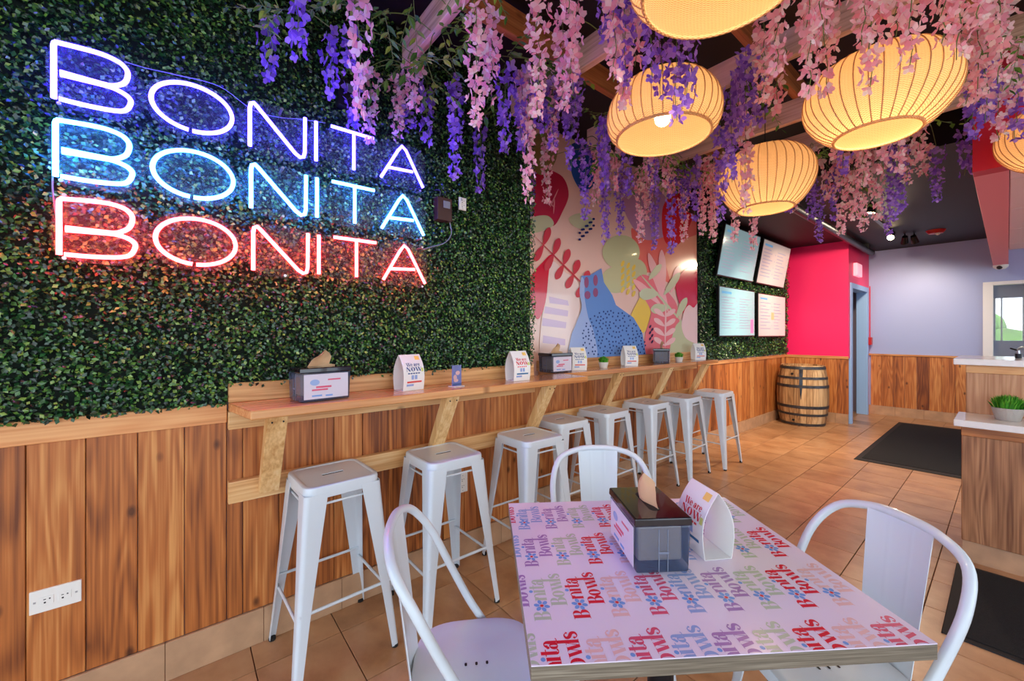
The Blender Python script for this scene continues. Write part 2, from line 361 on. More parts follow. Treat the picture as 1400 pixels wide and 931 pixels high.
struct(MB().box(W2, XPK, YP - .012, YP, .985, 1.028).build('trim_3', 'cedar_x', bevel=.003))
skirting('baseboard_end', (W2, YP - .012, 0), (XPK, YP - .012, 0), 3)
# side of the pink box: door opening
D0, D1, DZ = 7.93, 9.02, 2.10
struct(MB().box(XPK - .12, XPK, YP + .12, D0, 0, ZC).box(XPK - .12, XPK, D1, YB, 0, ZC).box(XPK - .12, XPK, D0, D1, DZ, ZC).build('wall_side', 'pink_paint'))
struct(MB().box(-2.6, -2.5, YP + .12, YB + .1, 0, ZC).box(-2.6, XPK, YB, YB + .1, 0, ZC).build('wall_closet', 'lilac_dark'))
d1 = thing('door_1', (XPK, D0, 0)); struct(d1, 'light blue framed doorway with a beige door standing ajar')
MB().box(-.13, .02, -.05, .03, 0, DZ + .05).build('jamb', 'light_blue_paint', d1, bevel=.003)
MB().box(-.13, .02, D1 - D0 - .03, D1 - D0 + .05, 0, DZ + .05).build('jamb', 'light_blue_paint', d1, bevel=.003)
MB().box(-.13, .02, .03, D1 - D0 - .03, DZ - .03, DZ + .05).build('lintel', 'light_blue_paint', d1, bevel=.003)
lf = MB().box(-.62, -.13, .76, .80, .01, DZ - .04).build('door_leaf', 'beige_door', d1, bevel=.003)
MB().ball((-.2, .74, 1.0), .028).tube([(-.2, .77, 1.0), (-.2, .74, 1.0)], .012).build('door_knob', 'dark_metal', lf, smooth=True)
# blue end wall with a window
wx0, wx1, wz0, wz1 = -.235, 1.6, .95, 2.13
wb = struct(MB().box(XPK, wx0, YB, YB + .12, 0, ZC).box(wx1, XR, YB, YB + .12, 0, ZC).box(wx0, wx1, YB, YB + .12, 0, wz0).box(wx0, wx1, YB, YB + .12, wz1, ZC).build('wall_back', 'blue_paint'))
for k in range(14): plank(wb, .14, .152, 1.0, (XPK + .03 + .14 * (k + .5), YB - .018, 0), 'y')
struct(MB().box(XPK, .6, YB - .03, YB, 1.0, 1.03).build('trim_4', 'cedar_x', bevel=.003))
skirting('baseboard_back', (XPK, YB - .03, 0), (.6, YB - .03, 0), 6)
wn = thing('window_1', (wx0, YB, wz0)); struct(wn, 'white framed window in the blue end wall')
f = MB().box(0, .1, -.03, .12, 0, wz1 - wz0).box(wx1 - wx0 - .1, wx1 - wx0, -.03, .12, 0, wz1 - wz0).box(.1, wx1 - wx0 - .1, -.03, .12, wz1 - wz0 - .05, wz1 - wz0).box(.1, wx1 - wx0 - .1, -.03, .12, 0, .05)
f.build('window_frame', 'white_paint', wn, bevel=.004); MB().box(.1, wx1 - wx0 - .1, .05, .056, .05, wz1 - wz0 - .05).build('pane', 'window_glass', wn)
# the room behind that window, with its own window to the garden
bx0, bx1 = -.18, .2
struct(MB().box(-.9, bx0, 11.2, 11.3, 0, ZC).box(bx1, XR, 11.2, 11.3, 0, ZC).box(bx0, bx1, 11.2, 11.3, 0, 1.25).box(bx0, bx1, 11.2, 11.3, 2.0, ZC).box(-1., -.9, YB + .12, 11.3, 0, ZC).build('wall_far', 'blue_paint'))
w2_ = thing('window_2', (bx0, 11.2, 1.25)); struct(w2_, 'small garden window seen through the end window')
MB().box(0, .04, -.02, .1, 0, .75).box(.34, .38, -.02, .1, 0, .75).box(.1, .12, 0, .1, 0, .75).build('window_frame', 'white_paint', w2_)
MB().box(.04, .34, .04, .046, 0, .75).build('pane', 'window_glass', w2_)
hb = MB()
for k in range(60): hb.ball((random.uniform(-2, 4), random.uniform(15, 17), random.uniform(.2, 1.6)), random.uniform(.3, .6), 8, 6)
tag(hb.build('garden_shrubs', 'outside_green', smooth=True), 'green shrubs outside the small garden window', 'shrub', kind='stuff')
# shop front behind the camera: open glazing bays with white mullions
for nm, horiz in (('window_3', True), ('window_4', False)):
    fr = MB()
    if horiz:
        for k in range(5): xx = -2.3 + k * 1.4; fr.box(xx - .04, xx + .04, YF - .06, YF + .02, 0, ZC)
        fr.box(-2.6, XR, YF - .06, YF + .02, 0, .1).box(-2.6, XR, YF - .06, YF + .02, 2.6, 2.68)
    else:
        for k in range(5): yy = YF + .3 + k * 1.4; fr.box(XR - .02, XR + .06, yy - .04, yy + .04, 0, ZC)
        fr.box(XR - .02, XR + .06, YF, 3.6, 0, .1).box(XR - .02, XR + .06, YF, 3.6, 2.6, 2.68)
    struct(fr.build(nm, 'white_paint'))
struct(MB().box(XR, XR + .1, 3.6, 4.2, 0, ZC).box(XR, XR + .1, 8.9, 11.4, 0, ZC).box(XR, XR + .1, 4.2, 8.9, 0, .5).box(XR, XR + .1, 4.2, 8.9, 2.5, ZC).build('wall_right', 'blue_paint'))
# red header and salmon beam over the service counter, panelled ceiling behind
struct(MB().box(-.135, XR, 3.68, 3.8, 2.345, ZC).build('beam_header', 'red_paint', bevel=.002)); bpy.data.objects['beam_header'].name = 'trim_5'
struct(MB().box(-.135, .005, 3.8, YB, 2.345, ZL).build('trim_6', 'salmon_paint', bevel=.002))
pc = struct(MB().box(.005, XR, 3.8, YB, 2.60, 2.62).build('ceiling_service', 'grout'))
for i in range(5):
    for j in range(5): MB().box(.01 + i * .6, .595 + i * .6, 3.81 + j * 1.2, min(3.805 + j * 1.2 + 1.185, YB), 2.575, 2.6).build('ceiling_panel', 'cream_panel', pc, bevel=.004, seg=1)

# ================================================================== HEDGE, MURAL
def hedge(name, X, y0, y1, z0, z1, n, size, seed, label, thick=.055, cut=None):
    r = np.random.RandomState(seed)
    y = r.uniform(y0, y1, n); z = r.uniform(z0, z1, n); dpt = r.beta(2.2, 1.3, n) * thick
    dpt *= .7 + .5 * (np.sin(y * 21 + np.sin(z * 17) * 2) * np.sin(z * 19 + np.sin(y * 13) * 2) * .5 + .5)
    if cut:
        k = (y < cut[0]) | (z > cut[1] + r.uniform(-.022, .02, n)); y, z, dpt = y[k], z[k], dpt[k]; n = len(y)
    c = np.stack([X + dpt, y, z], 1)
    nrm = r.normal(0, .62, (n, 3)); nrm[:, 0] += 1.0; nrm[:, 2] += .35; nrm /= np.linalg.norm(nrm, axis=1)[:, None]
    a = r.normal(0, 1, (n, 3)); a -= nrm * (a * nrm).sum(1)[:, None]; a /= np.linalg.norm(a, axis=1)[:, None]; b = np.cross(nrm, a)
    L = size * r.uniform(.7, 1.25, n)[:, None]; W = L * .36
    v = np.stack([c - a * L * .5, c + b * W + nrm * L * .14, c + a * L * .5, c - b * W + nrm * L * .14], 1).reshape(-1, 3)
    k = np.arange(n) * 4; f = np.stack([np.stack([k, k + 1, k + 2], 1), np.stack([k, k + 2, k + 3], 1)], 1).reshape(-1, 3)
    me = bpy.data.meshes.new(name); me.vertices.add(len(v)); me.vertices.foreach_set('co', v.ravel().astype(np.float32))
    me.loops.add(f.size); me.loops.foreach_set('vertex_index', f.ravel().astype(np.int32))
    me.polygons.add(len(f)); me.polygons.foreach_set('loop_start', (np.arange(len(f)) * 3).astype(np.int32)); me.polygons.foreach_set('loop_total', np.full(len(f), 3, np.int32))
    me.update(calc_edges=True); me.validate(); me.materials.append(M['boxwood'])
    root = thing(name, (X, (y0 + y1) / 2, z0), 0, label, 'hedge panel')
    fo = link('foliage', me, None, root, (-X, -(y0 + y1) / 2, -z0)); fo['kind'] = 'stuff'
    MB().box(-.012, .008, -(y1 - y0) / 2 + .01, (y1 - y0) / 2 - .01, .01, z1 - z0 - .01).build('backing', 'hedge_backing', root)
hedge('boxwood_hedge_panel', WX + .0, -1.15, 1.90, 1.075, 3.04, 78000, .0175, 3, 'artificial boxwood hedge behind the three neon signs', cut=(.15, 1.165))
hedge('boxwood_hedge_panel', W2 + .0, 4.76, YP - .01, 1.04, 2.76, 21000, .026, 4, 'artificial boxwood hedge around the four menu screens', .06)

def mural():
    root = thing('cat_mural', (W2, 3.4, 1.05), 0, 'glossy printed mural of a blue cat among abstract pink and red plants', 'mural')
    MY0, MY1, MZ0, MZ1 = YSTEP + .005, 4.755, 1.05, ZC - .02
    pan = MB().box(-.006, .004, MY0 - 3.4, MY1 - 3.4, 0, MZ1 - 1.05).build('panel', mat('mural_base', s2l(238, 196, 178), .16, coat=.5), root)
    lay = [.0044]
    def cv(p):   # crop pixel of the mural zoom -> (y, z) on the wall
        q = onx(720 + p[0] * .34384, 180 + p[1] * .34384, W2); return (min(max(q.y, MY0), MY1) - 3.4, min(max(q.z, MZ0), MZ1) - 1.05)
    def shape(name, col, polys, sm=True):
        key = 'mural_%d_%d_%d' % col
        if key not in M: mat(key, s2l(*col), .16, coat=.5)
        lay[0] += .0005; x = lay[0]; small = name in ('cat_spots', 'navy_dashes', 'navy_sprig', 'yellow_dashes', 'white_strokes', 'blob_veins'); b = MB()
        for poly in polys:
            x += .00003
            pts = [Vector((p[0], p[1], 0)) for p in poly]
            if sm: pts = smooth_path(pts, 6, True)
            pp = [cv(p) for p in pts]; b.add([(x, *q) for q in pp], [tuple(range(len(pp)))])
            if not small: b.build(name, key, root); b = MB()
        if small: b.build(name, key, root)['kind'] = 'stuff'
    ell = lambda cx, cy, a, b, n=14, rot=0: [(cx + a * math.cos(t) * math.cos(rot) - b * math.sin(t) * math.sin(rot), cy + a * math.cos(t) * math.sin(rot) + b * math.sin(t) * math.cos(rot)) for t in [2 * PI * k / n for k in range(n)]]
    def drop(x, y, ang, L, W):
        c, s_ = math.cos(ang), math.sin(ang); pts = [(0, 0), (.35, .8), (.75, .9), (1, .1), (.8, -.75), (.4, -.7)]
        return [(x + L * px * c - W * py * s_, y + L * px * s_ + W * py * c) for px, py in pts]
    shape('mauve_blob', (196, 140, 176), [[(380, 180), (470, 190), (560, 280), (545, 420), (480, 440), (420, 380), (380, 290)]])
    shape('coral_ground', (240, 110, 100), [[(415, 385), (470, 430), (540, 420), (600, 380), (700, 300), (720, 560), (660, 640), (560, 600), (480, 560), (440, 620), (430, 500)]])
    shape('peach_patch', (246, 160, 130), [[(560, 470), (720, 420), (720, 700), (600, 640), (560, 560)]])
    shape('red_patch', (226, 40, 50), [[(540, 300), (580, 250), (640, 240), (660, 330), (610, 440), (560, 450), (538, 400)]])
    shape('crimson_blob', (190, 40, 72), [[(20, 170), (70, 150), (140, 180), (165, 250), (140, 320), (105, 375), (60, 350), (20, 320)]])
    shape('vase_shape', (46, 84, 156), [[(165, 60), (230, 40), (275, 100), (270, 200), (225, 240), (185, 190), (168, 120)]])
    shape('olive_patch', (150, 130, 80), [[(30, 20), (110, 20), (115, 110), (70, 170), (30, 150)]])
    shape('sage_patch', (196, 196, 158), [[(20, 345), (80, 335), (105, 370), (60, 395), (20, 400)], [(165, 345), (210, 325), (260, 350), (240, 385), (190, 380)]])
    shape('crimson_leaf', (214, 24, 56), [[(10, 590), (60, 520), (100, 490), (98, 570), (80, 660), (45, 745), (20, 700)]])
    shape('pale_column', (240, 214, 206), [[(95, 520), (150, 560), (200, 600), (205, 720), (180, 900), (60, 900), (55, 760), (75, 660)]])
    shape('lilac_stripes', (206, 176, 208), [[(85, 655), (160, 672), (165, 692), (88, 682)], [(70, 695), (162, 712), (160, 735), (66, 722)], [(60, 740), (155, 758), (152, 782), (58, 772)], [(62, 810), (150, 825), (150, 850), (60, 840)]], False)
    shape('sage_cloud', (198, 196, 150), [ell(372, 480, 74, 68), ell(350, 590, 56, 52), ell(425, 560, 50, 56)])
    shape('yellow_dashes', (232, 196, 80), [ell(378 + 22 * (k % 3), 525 + 26 * (k // 3) + 8 * (k % 3), 6, 13, 8, .4) for k in range(15)])
    shape('yellow_drop', (240, 200, 84), [[(455, 655), (490, 690), (480, 760), (460, 800), (430, 780), (410, 740), (430, 690)]])
    shape('pink_ground', (240, 120, 130), [[(425, 600), (470, 570), (560, 640), (600, 720), (590, 900), (470, 900), (470, 800), (490, 720), (455, 650)]])
    shape('pink_fronds', (250, 180, 180), [drop(560, 720, -1.9, 250, 18), drop(540, 640, -1.62, 170, 16), drop(530, 690, -2.4, 150, 16), drop(570, 640, -1.3, 110, 14)])
    shape('crimson_disc', (214, 36, 74), [[(590, 600), (640, 540), (720, 540), (720, 760), (640, 745), (605, 690)]])
    shape('sage_ground', (200, 200, 160), [[(585, 780), (640, 740), (720, 740), (720, 910), (575, 910)]])
    shape('pale_flower', (244, 206, 206), [[(620, 720), (640, 690), (660, 700), (680, 680), (720, 690), (720, 840), (640, 830), (612, 780)]])
    shape('sage_branch', (206, 208, 170), [drop(440, 560, .85, 260, 5), drop(520, 645, PI * .98, 78, 26), drop(560, 700, PI * .96, 72, 22), drop(540, 650, -.95, 110, 15), drop(590, 740, -1.1, 90, 15), drop(480, 590, -.9, 80, 14)])
    shape('pale_sprig', (250, 196, 196), [drop(545, 860, -1.55, 170, 4)] + [drop(543, 850 - 38 * k, a, 52, 11) for k in range(4) for a in (-.6, -2.5)])
    # fern
    shape('fern', (206, 62, 74), [drop(25, 415, .78, 330, 3)] + [drop(62 + 40 * k, 452 + 39 * k, a, 74 - 4 * k, 15) for k in range(5) for a in (-1.25, 2.05)])
    # cat
    shape('cat_silhouette', (100, 142, 208), [[(212, 574), (245, 572), (292, 544), (302, 600), (335, 650), (350, 690), (420, 740), (455, 800), (472, 905), (170, 905), (172, 820), (190, 770), (215, 700), (208, 640)]], False)
    shape('cat_flank', (160, 180, 226), [[(212, 580), (225, 600), (225, 660), (240, 740), (262, 800), (270, 905), (168, 905), (170, 820), (190, 765), (213, 700), (205, 640)]])
    rr = random.Random(5); dots = []
    while len(dots) < 230:
        x, y = rr.uniform(190, 465), rr.uniform(705, 888)
        if ((x - 330) / 138) ** 2 + ((y - 880) / 170) ** 2 < 1 and x > 215 and all((x - p) ** 2 + (y - q) ** 2 > 125 for p, q in dots): dots.append((x, y))
        elif rr.random() < .002: break
    shape('cat_spots', (34, 56, 120), [ell(x, y, 3, 4, 6) for x, y in dots], False)
    shape('cat_face', (150, 80, 120), [ell(232, 600, 9, 22), ell(268, 592, 9, 22), ell(236, 650, 12, 16), ell(268, 640, 10, 18)])
    shape('navy_dashes', (40, 50, 110), [ell(205 + 15 * i + 10 * (j % 2), 425 - 14 * i - 13 * j + 5, 6, 5, 6) for i in range(4) for j in range(4)], False)
    shape('navy_sprig', (70, 40, 80), [ell(485 + 8 * (k % 2), 775 + 12 * k, 4, 8, 6, .5) for k in range(6)], False)
    shape('white_strokes', (226, 200, 196), [[(255 + 34 * k, 290 - 6 * k), (262 + 34 * k, 296 - 6 * k), (322 + 34 * k, 232 - 6 * k), (315 + 34 * k, 226 - 6 * k)] for k in range(5)], False)
    shape('blob_veins', (230, 140, 150), [drop(60, 250, .9, 70, 3), drop(120, 230, 2.0, 80, 3), drop(100, 330, -1.5, 60, 3)])
mural()

# ================================================================== NEON SIGNS
SX = WX + .105
R2 = dict(
    B=[[(75.9, 240.7), (75.8, 175), (75.8, 168), (78, 164.6), (84, 164.8), (136, 174), (161.7, 182.8), (173, 191), (177, 200), (172.4, 211.8), (157.4, 217), (140, 215), (84.4, 204)],
       [(84.4, 207.5), (130, 215), (152, 219), (166, 224), (177, 230.5), (181, 238), (174.3, 249), (157.7, 251), (120, 247), (83, 240.7)]],
    N=[[(343.2, 284), (343.2, 232), (344.5, 225.6), (348.5, 224.6), (353, 229), (405, 289), (411.7, 294), (416.5, 293), (418, 287), (418.4, 239.7)]],
    I=[[(433.4, 243.3), (433.4, 296.9)]],
    T=[[(453.9, 247.8), (511.9, 260.5)], [(485, 257.5), (485, 305)]],
    A=[[(522, 311.6), (545, 274), (550.7, 267.4), (556, 273), (579.3, 322)], [(532, 297.5), (565, 301.4)]])
oc = onx(264, 238, SX); ol = onx(208.5, 228, SX); orr = onx(319, 249, SX)
ocy = (ol.y + orr.y) / 2; oa = (orr.y - ol.y) / 2; ozt = onx(247.6, 203.4, SX).z; ozb = onx(284, 273, SX).z
ocz = (ozt + ozb) / 2; ob = (ozt - ozb) / 2
def neon_row(dz, dy, m, label):
    base = onx(75.9, 240.7, SX); root = thing('neon_sign', (SX, base.y, base.z + dz), 0, label, 'neon sign', 'neon word signs stacked on the hedge')
    def loc(q): return (0, q.y - base.y + dy, q.z - base.z)
    outl = {}
    for ch in 'BONITA':
        b = MB(); allp = []
        if ch == 'O':
            pts = [(0, ocy - base.y + dy + oa * math.sin(a), ocz - base.z + ob * math.cos(a)) for a in [PI * 1.04 + 2 * PI * .985 * k / 48 for k in range(49)]]
            b.tube(pts, .0078, 8); allp += pts
        else:
            for st in R2[ch]:
                pts = [loc(onx(x, y, SX)) for x, y in st]
                if len(pts) > 3: pts = smooth_path(pts, 5) if ch == 'B' else pts
                b.tube(pts, .0078, 8); allp += [tuple(p) for p in pts]
        tag(b.build('neon_letter', m, root, smooth=True), 'glowing neon letter ' + ch)
        yy = [p[1] for p in allp]; zz = [p[2] for p in allp]; outl[ch] = (min(yy) - .02, max(yy) + .02, min(zz) - .02, max(zz) + .02)
    y0, y1 = outl['B'][0], outl['A'][1]; z0 = min(v[2] for v in outl.values()); z1 = max(v[3] for v in outl.values())
    # acrylic sheet cut to follow the letters: one rounded lobe per letter, bridged at mid height
    order = [k for k in 'BONIT'] + ['A']; prev = None
    for ch in order:
        a0, a1, c0, c1 = outl[ch]; ow = rrect(a1 - a0, c1 - c0, min((c1 - c0), (a1 - a0)) * (.48 if ch in 'OI' else .3), 8); cy, cz = (a0 + a1) / 2, (c0 + c1) / 2
        MB().hexa([(-.02, cy + u, cz + v) for u, v in ow], [(-.015, cy + u, cz + v) for u, v in ow]).build('backing', 'sign_acrylic', root)
        if prev is not None and a0 - prev > .002: MB().box(-.02, -.015, prev, a0, cz - .06, cz + .06).build('backing', 'sign_acrylic', root)
        prev = a1
    for yy in (y0 + .03, (y0 + y1) / 2, y1 - .03):
        for zz in (z0 + .012, z1 - .012): MB().tube([(-.09, yy, zz), (-.012, yy, zz)], .006, 8).build('standoff', 'steel', root)
neon_row(.259, -.004, 'neon_violet', 'violet-blue neon sign reading BONITA, topmost of three')
neon_row(0, 0, 'neon_cyan', 'cyan neon sign reading BONITA between the violet and red ones')
neon_row(-.262, .008, 'neon_red', 'red neon sign reading BONITA, lowest of three')
def transformer(px0, px1, label, m='black_plastic'):
    a = onx(*px0, WX + .075); b = onx(*px1, WX + .075); c = (a + b) / 2; hy, hz = abs(b.y - a.y) / 2, abs(a.z - b.z) / 2
    r = thing('power_supply', (WX + .05, c.y, c.z - hz), 0, label, 'power supply'); MB().box(-.02, .035, -hy, hy, 0, hz * 2).build('case', m, r, bevel=.004)
    MB().box(.035, .037, -hy * .2, hy * .7, hz * 1.1, hz * 1.7).build('rating_plate', 'cable', r)
    MB().tube(smooth_path([(.02, -hy * .5, hz * 2), (.03, -hy * .6, hz * 2.5), (0, -hy, hz * 2.6)], 5), .004, 6).build('lead', 'black_plastic', r)
transformer((462, 105), (488, 152), 'black power supply box above the violet sign'); transformer((597, 268), (617, 304), 'dark brown power supply box beside the cyan sign', 'brown_box')
wy = [onx(x, y, WX + .075) for x, y in [(615, 304), (617, 320), (608, 332), (592, 337), (578, 341)]]
tag(MB().tube(smooth_path(wy, 6), .003, 6).build('sign_cable', 'cable', smooth=True), 'thin grey cable looping from the brown box to the red sign', 'cable')
wy = [onx(x, y, WX + .08) for x, y in [(72, 240), (72, 262), (76, 290), (79, 310)]]
tag(MB().tube(smooth_path(wy, 6), .0025, 6).build('sign_cable', 'cable', smooth=True), 'thin grey cable hanging between the letters B of two lower signs', 'cable')
wy = [onx(x, y, WX + .09) for x, y in [(170, 84), (200, 93), (240, 102), (300, 118), (345, 150), (380, 160), (412, 163), (445, 168)]]
tag(MB().tube(smooth_path(wy, 6), .002, 6).build('sign_cable', 'cable', smooth=True), 'thin cable running over the tops of the violet letters', 'cable')

def outlet(name, X, c, w, h, label, horiz=True):
    r = thing(name, (X, c.y, c.z), 0, label, 'outlet'); MB().box(-.004, .006, -w / 2, w / 2, -h / 2, h / 2).build('plate', 'white_plastic', r, bevel=.002)
    for s in (-1, 1):
        cy, cz = (s * w * .17, 0) if horiz else (0, s * h * .17)
        k = MB().box(.006, .0075, cy - .016, cy + .016, cz - .014, cz + .014).build('socket', 'white_plastic', r, bevel=.001)
        MB().box(.0075, .008, cy - .008, cy - .002, cz + .003, cz + .0055).box(.0075, .008, cy + .005, cy + .009, cz + .002, cz + .006).box(.0075, .008, cy - .007, cy - .002, cz - .009, cz - .004).build('slot', 'black_plastic', k)
    for s in (-1, 1):
        cy, cz = (s * w * .4, 0) if horiz else (0, s * h * .4)
        MB().box(.006, .0068, cy - .003, cy + .003, cz - .003, cz + .003).build('screw', 'steel', r)
a = onx(40, 823, WX); b = onx(112, 808.5, WX)
outlet('wall_outlet', WX, (a + b) / 2, .124, .078, 'wide white double outlet on the planks below the hedge')
outlet('wall_outlet', WX, onx(632, 660, WX), .07, .115, 'white outlet on the planks behind the bar stools', False)
outlet('wall_outlet', WX + .055, onx(632, 279, WX + .055), .05, .075, 'small cream outlet set in the hedge beside the brown box', False)

# ================================================================== WALL COUNTERS
def bracket(parent, y, X0, depth, ztop):
    """leaning 2x4 from the low rail up to the counter front"""
    b = MB(); w = .075 / 2
    xt, xb = depth - .02, .045
    b.hexa([(xb - .02, y - w, ztop - .40), (xb + .03, y - w, ztop - .40), (xb + .03, y + w, ztop - .40), (xb - .02, y + w, ztop - .40)],
           [(xt - .06, y - w, ztop - .038), (xt, y - w, ztop - .038), (xt, y + w, ztop - .038), (xt - .06, y + w, ztop - .038)])
    o = b.build('bracket', 'pine_z', parent, bevel=.003)
    sc = MB()
    for dy in (-.02, .02):
        for dz in (-.06, -.38): sc.ball((xb + .032 if dz < -.2 else xt - .004, y + dy, ztop + dz), .004, 6, 4)
    sc.build('screw', 'dark_metal', o)
def counter(X, y0, y1, depth, zt, label, brackets, zb=.655, cut=.05, back=None):
    r = thing('wall_counter', (X, y0, 0), 0, label, 'counter'); L = y1 - y0
    MB().hexa([(.02, 0, zt - .038), (depth, cut, zt - .038), (depth, L, zt - .038), (.02, L, zt - .038)], [(.02, 0, zt), (depth, cut, zt), (depth, L, zt), (.02, L, zt)]).build('countertop', 'counter_pine', r, bevel=.006)
    b0, b1 = back if back else (0, L); RL = min(L, b1 + .01)
    MB().box(0, .036, b0, b1, zt, zt + .082).build('backboard', 'pine_y', r, bevel=.003)
    MB().box(0.0, .036, 0, RL, zt - .115, zt - .038).build('upper_rail', 'pine_y', r, bevel=.003)
    MB().box(0.0, .038, 0, RL, zb, zb + .092).build('lower_rail', 'pine_y', r, bevel=.003)
    for y in brackets: bracket(r, y - y0, X, depth, zt)
    return r
ZT = 1.085
counter(WX, .155, 2.16, .30, ZT, 'near timber wall counter under the neon signs', [.30, 1.11, 1.84], back=(0, 1.745))
counter(W2, 2.165, 4.70, .28, ZT - .003, 'far timber wall counter under the cat mural', [2.93, 3.75, 4.52], cut=0)

# ================================================================== BAR STOOLS
def angle_leg(b, top, bot, ct, cb, wt, wb, th=.0022, mid=None):
    """folded sheet leg: L section, rounded corner; ct / cb = direction signs of the corner"""
    def sec(p, wd, r):
        sx, sy = ct; pts = []
        # outer: from flange end along x, round corner, to flange end along y
        out = [(-wd, 0)] + [(-r + r * math.sin(a), -r + r * math.cos(a)) for a in [PI / 2 * k / 5 for k in range(6)]] + [(0, -wd)]
        inn = [(-th, -wd)] + [(-r + (r - th) * math.sin(a), -r + (r - th) * math.cos(a)) for a in [PI / 2 * k / 5 for k in range(5, -1, -1)]] + [(-wd, -th)]
        return [(p[0] + sx * u, p[1] + sy * v, p[2]) for u, v in out + inn]
    secs = [sec(top, wt, .022)]
    if mid: secs.append(sec(mid[0], mid[1], .018))
    secs.append(sec(bot, wb, .011)); b.loft(secs)
def make_stool():
    r = thing('bar_stool', (0, 0, 0), 0, 'x', 'stool', 'white metal bar stools along the wall counters')
    H = .762; s = .155; f = .212
    # seat pan with hand slot
    out = rrect(.31, .31, .045, 7); n = len(out)
    def match(w, d, rr):
        res = []
        for (x, y) in out:
            a = math.atan2(y / .155, x / .155); c, s_ = math.cos(a), math.sin(a); m = max(abs(c), abs(s_)); res.append((c / m * w / 2, s_ / m * d / 2))
        return res
    loops = [[(x * .985, y * .985, H - .05) for x, y in out], [(x, y, H - .048) for x, y in out], [(x, y, H - .012) for x, y in out], [(x * .985, y * .985, H - .003) for x, y in out], [(x * .955, y * .955, H) for x, y in out],
             [(x * .88, y * .88, H - .001) for x, y in out], [(x * .86, y * .86, H - .004) for x, y in out], [(x * .845, y * .845, H - .004) for x, y in out]]
    st = MB().loft(loops, False).build('seat', 'white_metal', r, smooth=True)
    sl = match(.02, .092, .008); op = [(x * .85, y * .85) for x, y in out]
    MB().loft([[(x, y, H - .004) for x, y in op], [(x, y, H - .004) for x, y in sl], [(x, y, H - .008) for x, y in sl]], False).build('seat_panel', 'white_metal', st)
    MB().box(-.02, .02, -.055, .055, H - .02, H - .007).build('slot_shade_plate', 'black_rubber', st)  # black plate under the cut slot, stands in for the shade inside it
    for sx, sy in ((1, 1), (-1, 1), (-1, -1), (1, -1)):
        b = MB(); angle_leg(b, (sx * (s + .001), sy * (s + .001), H - .03), (sx * f, sy * f, .010), (sx, sy), None, .088, .030, mid=((sx * (s + .036), sy * (s + .036), .26), .045))
        lg = b.build('leg', 'white_metal', r, smooth=True)
        MB().tube([(sx * (f - .013), sy * (f - .013), 0), (sx * (f - .013), sy * (f - .013), .013)], .0145, 10).build('foot_cap', 'black_rubber', lg, smooth=True)
    q = .182
    for a, bb, z in (((1, 1), (-1, 1), .25), ((-1, -1), (1, -1), .25), ((1, -1), (1, 1), .29), ((-1, 1), (-1, -1), .29)):
        MB().tube([(a[0] * q, a[1] * q, z), (bb[0] * q, bb[1] * q, z)], .0065, 8).build('rung', 'white_metal', r, smooth=True)
    for a, bb in (((1, 1), (-1, 1)), ((1, -1), (-1, -1)), ((1, 1), (1, -1)), ((-1, 1), (-1, -1))):
        MB().tube([(a[0] * .145, a[1] * .145, H - .075), (bb[0] * .145, bb[1] * .145, H - .075)], .005, 8).build('brace', 'white_metal', r, smooth=True)
    return r
stool = make_stool()
SP = [(-1.905, .525, .04, 'white metal bar stool below the napkin dispenser nearest the wall outlet'),
      (-1.862, 1.06, 0, 'white metal bar stool in front of the small acrylic card holder'),
      (-1.862, 1.66, -.02, 'white metal bar stool at the third tent card of the near counter'),
      (-2.06, 2.135, 0, 'white metal bar stool pushed in behind the other, where the two counters meet'),
      (-2.085, 2.665, .02, 'white metal bar stool first along the far counter, below the cat'),
      (-2.085, 3.28, 0, 'white metal bar stool second along the far counter'),
      (-2.06, 3.84, .03, 'white metal bar stool third along the far counter'),
      (-2.0, 4.43, .02, 'white metal bar stool last along the far counter, towards the barrel')]
for i, (x, y, a, lb) in enumerate(SP):
    if i == 0: o = stool; o.location = (x, y, 0); o.rotation_euler = (0, 0, a); o['label'] = lb
    else: stamp(stool, (x, y, 0), a, lb)

